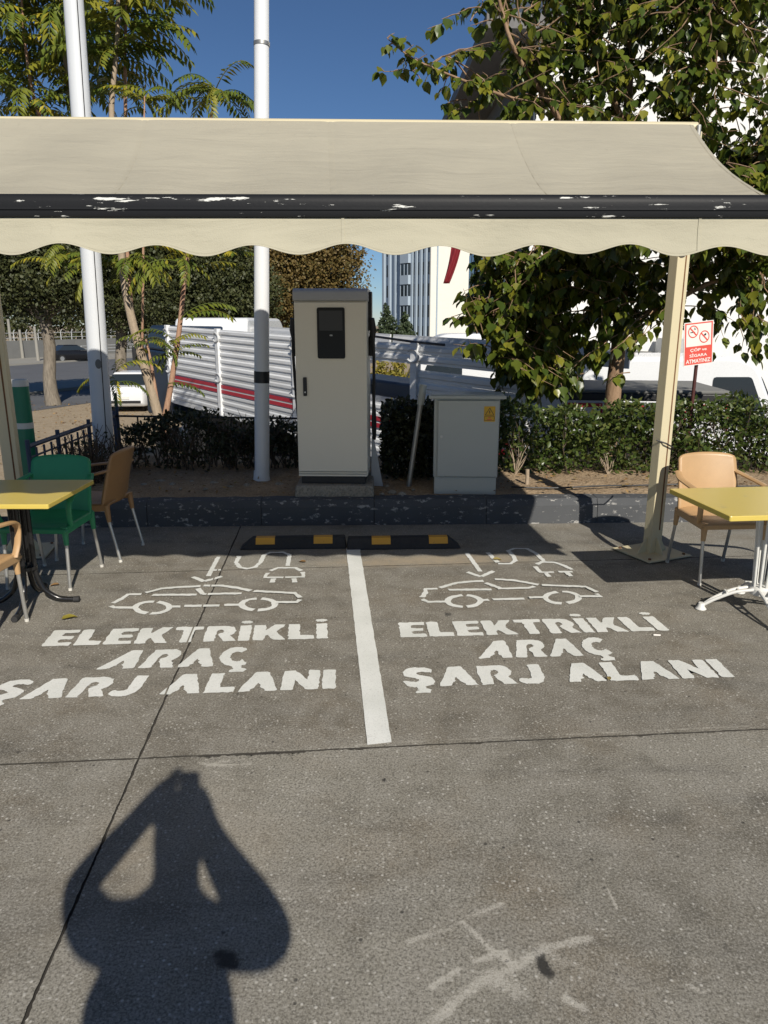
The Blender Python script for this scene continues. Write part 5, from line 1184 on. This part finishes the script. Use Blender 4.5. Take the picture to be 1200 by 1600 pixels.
# ================================================================== ROUNDED VEHICLES
def wheels(o, pts, ax, r):
    for p in pts:
        w = MB().tube([p - ax * .1, p + ax * .1], r, 22).build('wheel', M['tyre'], o, smooth=True)
        MB().tube([p - ax * .104, p + ax * .104], r * .6, 18).build('rim', M['chrome'], w, smooth=True)
def loft(mb, secs):                                      # secs: rings with the same count
    n = len(secs[0]); b = len(mb.v)
    for s in secs: mb.v += [Vector(p) for p in s]
    for i in range(len(secs) - 1):
        for k in range(n): mb.f.append([b + i * n + k, b + i * n + (k + 1) % n, b + i * n + n + (k + 1) % n, b + i * n + n + k])
    mb.f.append([b + k for k in range(n)][::-1]); mb.f.append([b + (len(secs) - 1) * n + k for k in range(n)]); return mb
def car(name, label, pos, rz, mat, L=4.4, W=1.72, cat='car'):
    t = thing(name, pos, label, cat, rz)                  # +y forward, rear at y=-L/2
    def ring(y, zt, zb, w, sh):
        return [(-w, y, zb + .08), (-w * .94, y, zb), (w * .94, y, zb), (w, y, zb + .08), (w * 1.0, y, zt - sh), (w * .93, y, zt), (-w * .93, y, zt), (-w * 1.0, y, zt - sh)]
    w = W / 2; b = MB()
    loft(b, [ring(-L / 2, .86, .36, w * .88, .10), ring(-L / 2 + .12, .98, .24, w * .96, .12), ring(-L / 2 + .7, 1.02, .2, w, .14), ring(0, .98, .18, w, .14), ring(L / 2 - 1.2, .95, .2, w, .14), ring(L / 2 - .3, .80, .24, w * .95, .12), ring(L / 2, .66, .34, w * .85, .1)])
    b.build('body', M[mat], t, local=True, smooth=True, bevel=.02, angle=50)
    g = MB(); gr = lambda y, z, w_: [(-w_, y, z), (w_, y, z)]
    bot = [(-w * .92, -L / 2 + .55), (w * .92, -L / 2 + .55), (w * .92, L / 2 - 1.15), (-w * .92, L / 2 - 1.15)]; tp2 = [(-w * .70, -L / 2 + 1.15), (w * .70, -L / 2 + 1.15), (w * .72, L / 2 - 1.9), (-w * .72, L / 2 - 1.9)]
    g.hexa([(x, y, .99) for x, y in bot] + [(x, y, 1.40) for x, y in tp2]).build('glasshouse', M['pane'], t, local=True, bevel=.03)
    MB().hexa([(x * 1.02, y, 1.395) for x, y in tp2] + [(x * .9, y * .92, 1.46) for x, y in tp2]).build('roof', M[mat], t, local=True, bevel=.02)
    for s in (-1, 1):
        MB().hexa([(s * w * .60, -L / 2 - .012 + .02, .70), (s * w * .93, -L / 2 + .06, .70), (s * w * .93, -L / 2 + .16, .70), (s * w * .60, -L / 2 + .10, .70), (s * w * .60, -L / 2 + .035, .84), (s * w * .925, -L / 2 + .085, .86), (s * w * .925, -L / 2 + .2, .86), (s * w * .60, -L / 2 + .12, .84)]).build('tail_lamp', M['lamp'], t, local=True, bevel=.01)
    MB().box((0, -L / 2 - .012, .58), (.52, .02, .11)).build('number_plate', M['signwhite'], t, local=True, bevel=.003)
    MB().box((0, -L / 2 - .004, .42), (W * .8, .03, .10)).build('bumper_insert', M['black'], t, local=True, bevel=.01)
    MB().box((0, -L / 2 + .012, .76), (.10, .03, .035)).build('badge', M['chrome'], t, local=True, bevel=.01)
    for sx in (-1, 1):
        for y in (-L / 2 + .8, L / 2 - .8):
            wv = MB().tube([(sx * (w - .2), y, .31), (sx * (w + .01), y, .31)], .31, 22).build('wheel', M['tyre'], t, local=True, smooth=True)
            MB().tube([(sx * (w - .1), y, .31), (sx * (w + .016), y, .31)], .19, 18).build('rim', M['chrome'], wv, local=True, smooth=True)
    return t
pr_ = PZ(186, 640, 28.0)
car('parked_car', 'white saloon car seen from behind, parked between the leaning pole and the feathery tree', (pr_.x, pr_.y + 2.2, GZ), R(4), 'carwhite')
pr_ = PH(103, 566, GZ)
car('parked_car', 'small dark car on the far side of the main road by the grey wall', (pr_.x, pr_.y + 1.5, GZ + .012), R(-19.6 - 20), 'carblack')
def van(name, label, x, y, rz, ztop_, L, W, mat='carwhite', windows=True):
    t = thing(name, (x, y, GZ), label, 'van', rz); h = ztop_ - GZ
    pr = rounded([(-L / 2, .35), (L / 2, .35), (L / 2, h * .42), (L / 2 - .55, h * .52), (L / 2 - 1.15, h * .95), (L / 2 - 1.5, h), (-L / 2 + .1, h), (-L / 2, h * .9)], .16, 4)
    MB().prism(pr, (0, -W / 2, 0), (1, 0, 0), (0, 0, 1), (0, W, 0)).build('body', M[mat], t, local=True, smooth=True, bevel=.07)
    for s in (-1, 1):
        if windows: MB().prism(rounded([(L / 2 - 1.9, h * .58), (L / 2 - .85, h * .58), (L / 2 - 1.25, h * .88), (L / 2 - 1.9, h * .88)], .05, 2), (0, s * (W / 2 + .002), 0), (1, 0, 0), (0, 0, 1), (0, s * .012, 0)).build('side_window', M['pane'], t, local=True)
        for x_ in (-L / 2 + .9, L / 2 - .9):
            w_ = MB().tube([(x_, s * (W / 2 - .2), .42), (x_, s * (W / 2 + .02), .42)], .42, 22).build('wheel', M['tyre'], t, local=True, smooth=True)
            MB().tube([(x_, s * (W / 2 - .1), .42), (x_, s * (W / 2 + .028), .42)], .2, 16).build('rim', M['chrome'], w_, local=True, smooth=True)
    MB().prism(rounded([(-W * .40, 0), (W * .40, 0), (W * .36, h * .36), (-W * .36, h * .36)], .05, 2), (L / 2 - .52 + .012, 0, h * .55), (0, 1, 0), Vector((-.60, 0, h * .43)).normalized(), Vector((.02, 0, .012))).build('windscreen', M['pane'], t, local=True)
    return t
q = PY(362, 497, 20.5); van('white_van', 'white van whose roof shows above the left part of the slatted truck', q.x, 21.5, R(84), q.z, 5.0, 1.9)
q = PY(668, 521, 17.2); van('white_van', 'white van with rounded roof just right of the charger, behind the slatted truck', q.x + 1.2, 17.2, R(178), q.z, 4.7, 1.9)

# second truck and van on the right
tk2 = thing('flatbed_truck', (4.1, 10.4, GZ), 'grey flatbed with dark rail and red-edged side seen behind the sunlit hedge', 'truck')
A2, B2 = PY(955, 598, 10.2), PY(1140, 606, 10.0); B2 = A2 + (B2 - A2) * 1.05; A2.z = B2.z = .80
dx_ = (B2 - A2).normalized(); dn_ = Vector((dx_.y, -dx_.x, 0))
def P2(x, z, o_): return A2 + dx_ * x + tz * z + dn_ * o_
L2 = (B2 - A2).length
MB().hexa([P2(x, z, o_) for z in (-.10, 0) for x, o_ in ((-.6, .03), (L2, .03), (L2, -1.9), (-.6, -1.9))]).build('bed', M['black'], tk2, bevel=.01)
MB().hexa([P2(x, z, o_) for z in (0, .05) for x, o_ in ((-.6, .0), (L2 - .05, .0), (L2 - .05, -1.85), (-.6, -1.85))]).build('tarpaulin', M['retain'], tk2, bevel=.02)
for k in range(4):
    x0 = -.6 + (L2 + .6) * k / 4; x1 = -.6 + (L2 + .6) * (k + 1) / 4 - .03
    pnl = MB().hexa([P2(x, z, o_) for z in (-.58, -.12) for x, o_ in ((x0, .02), (x1, .02), (x1, -.02), (x0, -.02))]).build('side_panel', M['truckgrey'], tk2, bevel=.006)
    MB().hexa([P2(x, z, o_) for z in (-.19, -.135) for x, o_ in ((x0 + .03, .026), (x1 - .03, .026), (x1 - .03, .0215), (x0 + .03, .0215))]).build('red_edge', M['truckred'], pnl)
    MB().hexa([P2(x, z, o_) for z in (-.5, -.19) for x, o_ in ((x1 - .05, .026), (x1 - .02, .026), (x1 - .02, .0215), (x1 - .05, .0215))]).build('red_edge', M['truckred'], pnl)
MB().hexa([P2(x, z, o_) for z in (-1.6, -.6) for x, o_ in ((-.4, -.4), (L2 - .2, -.4), (L2 - .2, -1.4), (-.4, -1.4))]).build('chassis', M['black'], tk2)
for x in (.1, L2 - .4):
    for o_ in (-.2, -1.6):
        c = P2(x, 0, o_); c.z = GZ + .48; MB().tube([c - dn_ * .12, c + dn_ * .12], .48, 20).build('wheel', M['tyre'], tk2, smooth=True)
q = PY(1150, 557, 12.6); van('white_van', 'white van with its side window showing right of the red sign', q.x - 1.0, 13.4, R(1), q.z, 5.0, 1.8)

# ================================================================== BUILDINGS
b1 = thing('white_building', (8, 20, GZ), 'white rendered building with dark overhanging upper storey behind the broad-leaved tree', 'building')
cx0 = PY(822, 500, 18).x; fy = 18.0; dv = Vector((-.036, 1, 0)).normalized(); dr_ = Vector((1, .036, 0)).normalized()
def B1(a, d, z): return Vector((cx0, fy, -.55)) + dr_ * a + dv * d + Vector((0, 0, z))
def bbox(name, a0, a1, d0, d1, z0, z1, mat, par, bev=0): return MB().hexa([B1(a, d, z) for z in (z0, z1) for a, d in ((a0, d0), (a1, d0), (a1, d1), (a0, d1))]).build(name, M[mat], par, bevel=bev)
wl_ = bbox('wall', 0, 15, 0, 9, -1.1, 8.3, 'wallwhite', b1)
bbox('side_shade', -.06, -.005, .25, 9, -1.1, 8.28, 'wallgrey', b1)  # dark sheet standing in for shade on the left wall
up_ = bbox('roof_overhang', -1.25, .48, -.5, 9.6, 8.32, 8.62, 'wallgrey', b1, .01)
bbox('upper_block', .5, 15, 0, 8.5, 8.303, 13, 'wallwhite', b1)
for i, (d0, d1, z0, z1) in enumerate([(1.0, 2.6, 6.0, 7.7), (3.2, 4.8, 6.0, 7.7), (5.4, 7.0, 6.0, 7.7), (7.3, 8.6, 6.0, 7.7), (1.0, 2.6, 2.9, 4.6), (3.2, 4.8, 2.9, 4.6), (5.4, 7.0, 2.9, 4.6), (7.3, 8.6, 2.9, 4.6), (1.2, 3.2, .2, 2.0), (4.5, 6.8, .2, 2.0)]):
    w = bbox('window', -.13, -.062, d0, d1, z0, z1, 'black', b1); bbox('pane', -.15, -.131, d0 + .07, d1 - .07, z0 + .07, z1 - .07, 'paneblue', w); bbox('mullion', -.16, -.151, (d0 + d1) / 2 - .03, (d0 + d1) / 2 + .03, z0 + .07, z1 - .07, 'wallwhite', w)
bbox('ledge', -.5, -.14, .8, 3.0, 5.75, 5.9, 'wallwhite', b1)
for (a0, a1, z0, z1) in ((1.7, 2.7, 8.75, 9.8), (5.7, 6.7, 8.75, 9.8)):
    w = bbox('window', a0, a1, -.05, -.003, z0, z1, 'wallgrey', b1); bbox('pane', a0 + .07, a1 - .07, -.07, -.051, z0 + .07, z1 - .07, 'paneblue', w)
q0 = PY(1032, 528, fy - .3); q1 = PY(1068, 556, fy - .3)
acu = thing('air_conditioner', (q0.x + .3, fy - .25, q1.z), 'pale outdoor air conditioner unit on the white wall behind the cream post', 'air conditioner')
MB().hexa([Vector((x, y, z)) for z in (q1.z, q0.z) for x, y in ((q0.x, fy - .42), (q1.x, fy - .42), (q1.x, fy - .02 + .02), (q0.x, fy))]).build('casing', M['fencewhite'], acu, bevel=.02)
MB().tube([Vector(((q0.x + q1.x) / 2 - .05, fy - .425, (q0.z + q1.z) / 2)), Vector(((q0.x + q1.x) / 2 - .05, fy - .445, (q0.z + q1.z) / 2))], .17, 20).build('fan_grille', M['retain'], acu, smooth=True)
tag(MB().tube([PY(975, 549, fy - .06), PY(1022, 552, fy - .06), PY(1024, 558, fy - .06)], .035, 8).build('wall_pipe', M['retain'], smooth=True), 'short dark pipe along the white wall left of the cream post', 'pipe')

tw_ = thing('tower_block', (8, 112, GZ), 'distant tower block, shaded blue and sunlit cream, with bay windows above the truck', 'building')
Zt = 110.0
e0 = PY(674, 500, Zt); fl = PY(597, 500, Zt + 9); fr = PY(735, 500, Zt + 5)
def TB(p, q, s, z, out=0.0):
    d = (q - p); n = Vector((d.y, -d.x, 0)).normalized()
    if n.y > 0: n = -n
    v = p.lerp(q, s) + n * out; return Vector((v.x, v.y, GZ + z))
HT = 24.0; back_ = Vector((2, 16, 0))
MB().hexa([TB(e0, fl, 0, z) + o_ for z in (0, HT) for o_ in (Vector(), )] and [Vector((p.x, p.y, GZ + z)) for z in (0, HT) for p in (fl, e0, fr + Vector((6, 2, 0)), fl + back_ + Vector((8, 0, 0)))]).build('core', M['towershade'], tw_)
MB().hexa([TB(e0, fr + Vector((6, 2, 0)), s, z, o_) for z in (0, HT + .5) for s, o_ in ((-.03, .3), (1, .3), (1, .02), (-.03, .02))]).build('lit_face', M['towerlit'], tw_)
MB().hexa([TB(e0, fr + Vector((6, 2, 0)), s, z, o_) for z in (0, HT + .6) for s, o_ in ((.04, .42), (.055, .42), (.055, .305), (.04, .305))]).build('corner_strip', M['towershade'], tw_)
def twin(s0, s1, z0, z1, out, nm='window'):
    f = MB().hexa([TB(e0, fl, s, z, o_) for z in (z0, z1) for s, o_ in ((s0, out), (s1, out), (s1, .01), (s0, .01))]).build(nm, M['pane'], tw_)
    return f
for s in (.08, .17, .26, .34, .58, .68, .80, .92):
    MB().hexa([TB(e0, fl, q, z, o_) for z in (0, HT) for q, o_ in ((s, .35), (s + .035, .35), (s + .035, .02), (s, .02))]).build('pilaster', M['towershade'], tw_)
for k in range(7):
    z = 1.2 + 3.0 * k
    for s in (.03, .125, .215, .305, .86, .95): twin(s, s + .038, z, z + 1.75, .06)
    bay = MB().hexa([TB(e0, fl, s, zz, o_) for zz in (z - 1.25, z + .05) for s, o_ in ((.385, .75), (.55, .75), (.565, .02), (.37, .02))]).build('bay', M['towershade'], tw_)
    w = MB().hexa([TB(e0, fl, s, zz, o_) for zz in (z + .05, z + 1.6) for s, o_ in ((.395, .68), (.54, .68), (.55, .02), (.38, .02))]).build('bay_window', M['pane'], tw_)
    for s in (.395, .462, .535): MB().hexa([TB(e0, fl, q, zz, o_) for zz in (z + .06, z + 1.59) for q, o_ in ((s, .74), (s + .012, .74), (s + .012, .685), (s, .685))]).build('mullion', M['towershade'], w)
fw = PY(722, 395, 60); 
fp = thing('red_flag', (fw.x + .6, 60, GZ), 'dark red flag hanging below the valance in front of the sunlit cream tower wall', 'flag')
MB().tube([(fw.x + 1.3, 60, GZ), (fw.x + 1.3, 60, fw.z + 4)], .07, 10).build('flagpole', M['steel'], fp, smooth=True)
a_, b_, c_2, d_ = PY(706, 380, 60), PY(722, 380, 60), PY(702, 443, 60), PY(692, 443, 60)
MB().grid(lambda s, q: (a_.lerp(b_, s)).lerp(d_.lerp(c_2, s), q) + Vector((.10 * math.sin(q * 3) , .12 * math.sin(s * 9 + q * 4), 0)), 10, 14).build('cloth', M['flagred'], fp, smooth=True, fix=False, solid=.01)
MB().tube([a_ + Vector((-.1, 0, .1)), (fw.x + 1.3, 60, a_.z + .6)], .03, 6).build('line', M['steel'], fp)

# far side of the main road: wall, fence, posts
fw_ = thing('retaining_wall', (Rp[4].x, Rp[4].y + 3, GZ), 'long grey retaining wall with pale railing beyond the main road', 'wall')
W0, W1 = Rp[4] + rn * 2.2 - rd * 25, Rp[4] + rn * 2.2 + rd * 60
for k in range(17):
    a, b = W0.lerp(W1, k / 17), W0.lerp(W1, (k + .985) / 17)
    MB().hexa([Vector((p.x, p.y, GZ + z)) for z in (.1, 1.75) for p in (a, b, b + rn * .4, a + rn * .4)]).build('wall_panel', M['retain'], fw_)
for k in range(58):
    p = W0.lerp(W1, k / 57) + rn * .2
    MB().tube([Vector((p.x, p.y, GZ + 1.7)), Vector((p.x, p.y, GZ + 2.5)), Vector((p.x, p.y, GZ + 2.75)) - rn * .18], .045, 6).build('fence_post', M['fencewhite'], fw_)
for z in (2.0, 2.45):
    MB().tube([Vector((W0.x, W0.y, GZ + z)) + rn * .2, Vector((W1.x, W1.y, GZ + z)) + rn * .2], .03, 6).build('fence_rail', M['fencewhite'], fw_)
for u, vb, vt, lab in ((60, 566, 510, 'pale lamp post at the far road edge, right of the street tree trunk'), (36, 562, 515, 'pale lamp post at the far road edge, left of the street tree trunk'), (20, 560, 470, 'thin far lamp post beside the cream awning post')):
    p = PH(u, vb, GZ); z = PY(u, vt, p.y).z
    tag(MB().tube([p, (p.x, p.y, z)], [.16, .11], 10).build('lamp_post', M['pave'], smooth=True), lab, 'post', 'far road posts')
# guard rail right part
gr_ = thing('guard_rail', (Rp[3].x + 8, Rp[3].y + 24, GZ), 'far grey guard rail along the road right of the leaning pole', 'railing')
G0, G1 = Rp[4] + rd * 4 + rn * .6, Rp[4] + rd * 45 + rn * .6
for z in (.5, .8, 1.1): MB().tube([G0 + Vector((0, 0, z)), G1 + Vector((0, 0, z))], .035, 6).build('rail', M['fencewhite'], gr_)
for k in range(16):
    p = G0.lerp(G1, k / 15); MB().tube([p, p + Vector((0, 0, 1.15))], .045, 6).build('post', M['fencewhite'], gr_)

# ================================================================== SMALL THINGS
def rock(p, s, lab):
    me = bmesh.new(); bmesh.ops.create_icosphere(me, subdivisions=2, radius=1)
    for v in me.verts:
        v.co *= 1 + .22 * math.sin(v.co.x * 3 + p.x * 9) + .18 * math.cos(v.co.y * 4 + p.y * 7); v.co = Vector((v.co.x * s, v.co.y * s * .8, v.co.z * s * .5))
    m = bpy.data.meshes.new('stone'); me.to_mesh(m); me.free(); o = link('stone', m, M['padconc'], None); o.location = p; tag(o, lab, 'stone', 'pale stones in the planting bed'); return o
for u, v, s in ((612, 769, .045), (628, 773, .05), (596, 772, .025), (250, 752, .04), (268, 757, .035), (300, 753, .03), (335, 755, .04), (360, 760, .03), (385, 758, .035), (437, 757, .04), (322, 764, .025), (225, 757, .03), (282, 764, .02), (604, 760, .03), (646, 765, .022)):
    rock(PH(u, v, .225), s, 'pale broken stone in the shaded soil behind the kerb')
def fallen(u, v, s, az, lab, h=.0, mat='leaf_litter'):
    p = PH(u, v, h); V, T, r_ = leaves(np.zeros((1, 3)), np.array([[1., 0, .05]]), np.array([s]), (BROAD[0] * np.array([1, .7, 1.6]), BROAD[1]), np.array([[0, 0, 1.]]))
    o = tri_mesh('fallen_leaf', V, T, r_, M[mat], None, local=True); o.location = p + Vector((0, 0, .012)); o.rotation_euler = (random.uniform(-.3, .3), random.uniform(-.15, .15), R(az)); tag(o, lab, 'leaf', 'fallen leaves on the concrete'); return o
fallen(96, 970, .09, 30, 'curled yellow-green leaf lying before the left table', 0, 'leaf_yel'); fallen(93, 915, .06, 200, 'small brown leaf beside the green chair leg'); fallen(478, 880, .06, 160, 'brown leaf on the tan strip left of the white line'); fallen(770, 876, .07, 10, 'brown leaf on the tan strip by the right arrow')
fallen(952, 1066, .035, 80, 'tiny dark leaf on the lettering of the right bay')
tag(MB().tube([PH(1021, 992, .006), PH(1032, 992.5, .006)], .005, 8).build('cigarette_butt', M['signwhite'], smooth=True), 'white cigarette butt under the end of the right lettering', 'cigarette butt')
n = 520; P = np.array([[random.uniform(-2.9, 4.5), 0, 0] for _ in range(n)]); P[:, 1] = [KY(x) + random.uniform(.22, 1.6) for x in P[:, 0]]; P[:, 2] = .252
V, T, r_ = leaves(P, rng.normal(size=(n, 3)) * np.array([1, 1, .25]), rng.uniform(.025, .06, n), OVAL, rng.normal(size=(n, 3)) * .3 + np.array([0, 0, 1]))
tag(tri_mesh('leaf_litter', V, T, r_, M['leaf_litter']), 'dead leaves scattered over the soil of the planting bed', 'leaf litter', kind='stuff')
n = 2600; P = np.stack([rng.uniform(-20, -2, n), rng.uniform(16, 32, n), np.full(n, GZ + .03)], 1)
V, T, r_ = leaves(P, rng.normal(size=(n, 3)) * np.array([1, 1, .2]), rng.uniform(.06, .13, n), OVAL, rng.normal(size=(n, 3)) * .3 + np.array([0, 0, 1]))
tag(tri_mesh('leaf_litter', V, T, r_, M['leaf_litter']), 'dead leaves scattered over the sunlit dirt by the road', 'leaf litter', kind='stuff')
tag(MB().tube(smooth_path([(x, KY(x) + .42 + .05 * math.sin(x * 3), .245 + .006 * math.sin(x * 7)) for x in np.linspace(1.2, 4.4, 14)], 3, 2), .008, 6).build('irrigation_hose', M['black'], smooth=True), 'thin black hose lying on the soil before the sunlit hedge', 'hose')

# ================================================================== THE PHOTOGRAPHER (behind the camera, only the shadow shows)
def SH(u, v, Y):
    g = PH(u, v, .0); t = (g.y - Y) / (SUN.y); return Vector((g.x - SUN.x * t, Y, -SUN.z * t))
pe = thing('person', (-.05, -.30, 0), 'person in a loose jacket holding up a phone, whose shadow falls on the concrete', 'person')
J = {}
def body_skin():
    vs, es, rs = [], [], []
    def add(p, r, parent=None):
        vs.append(Vector(p)); rs.append(r)
        if parent is not None: es.append((parent, len(vs) - 1))
        return len(vs) - 1
    pel = add((-.02, -.32, .98), (.20, .13)); wa = add((-.02, -.32, 1.14), (.205, .13), pel); chs = add((-.045, -.32, 1.34), (.225, .12), wa); up = add((-.01, -.31, 1.48), (.12, .085), chs)
    nk = add((.008, -.285, 1.58), (.060, .058), up); hd0 = add((.018, -.265, 1.70), (.092, .095), nk); hd1 = add((.03, -.255, 1.80), (.096, .096), hd0); add((.03, -.26, 1.885), (.065, .065), hd1)
    sl_, sr = add((-.235, -.30, 1.475), (.085, .075), up), add((.125, -.30, 1.475), (.085, .075), up)
    eL_, eR = SH(122, 1385, -.16), SH(428, 1468, -.18)
    a = add(eL_.lerp(vs[sl_], .5), (.075, .07), sl_); a = add(eL_, (.062, .06), a); hl = SH(264, 1232, -.055); a = add(eL_.lerp(hl, .55), (.050, .048), a); a = add(hl + Vector((-.015, 0, -.01)), (.05, .035), a); Lw = a
    a = add(eR.lerp(vs[sr], .45), (.095, .085), sr); a = add(eR, (.098, .09), a); hr = SH(321, 1282, -.055); a = add(eR.lerp(hr, .45) + Vector((-.015, 0, 0)), (.076, .07), a); a = add(eR.lerp(hr, .78) + Vector((-.02, 0, 0)), (.058, .055), a); a = add(hr + Vector((-.012, 0, 0)), (.058, .04), a); Rw = a
    for s, x in ((-1, -.15), (1, .04)):
        k = add((x, -.32, .90), (.105, .10), pel); k = add((x - .01 * -s, -.31, .50), (.075, .075), k); k = add((x + .01 * s, -.33, .10), (.055, .06), k); k = add((x + .01 * s, -.22, .04), (.045, .035), k)
    for w, (gx, gz) in ((Lw, (-.040, 1.825)), (Rw, (.058, 1.735))):       # palms and fingers round the phone
        sgn = -1 if w == Lw else 1
        pm = add(vs[w].lerp(Vector((gx, -.05, gz)), .6), (.048, .02), w)
        for k in range(4):
            f0 = add(Vector((gx + sgn * .012 - .0 * k, -.055, gz + .035 - .022 * k)), (.0095, .0095), pm); f1 = add(vs[f0] + Vector((-sgn * .012, .016, .004)), (.0085, .0085), f0); add(vs[f1] + Vector((-sgn * .018, .004, 0)), (.008, .008), f1)
        th_ = add(vs[pm] + Vector((-sgn * .01, -.030, .006)), (.010, .010), pm); add(vs[th_] + Vector((-sgn * .028, .008, .012)), (.009, .009), th_)
    me = bpy.data.meshes.new('body'); Mx = INV[pe.name]; me.from_pydata([tuple(Mx @ v) for v in vs], es, []); o = link('body', me, M['darkblue'], pe)
    m = o.modifiers.new('skin', 'SKIN'); m.use_smooth_shade = True
    for i, r_ in enumerate(rs): me.skin_vertices[0].data[i].radius = r_
    for d in me.skin_vertices[0].data: d.use_root = False
    me.skin_vertices[0].data[0].use_root = True
    m2 = o.modifiers.new('sub', 'SUBSURF'); m2.levels = 2; m2.render_levels = 2
    return o
body_skin()
MB().lathe(Vector((.028, -.272, 1.79)), [(.085, 0), (.098, .04), (.092, .085), (.055, .115), (.012, .122)], 20).build('hair', M['black'], pe, smooth=True)
ph_ = MB().box((.004, -.030, 1.765), (.082, .009, .165)).build('phone', M['black'], bevel=.004)
tag(ph_, 'black phone held upright in the photographer\'s hands', 'phone')
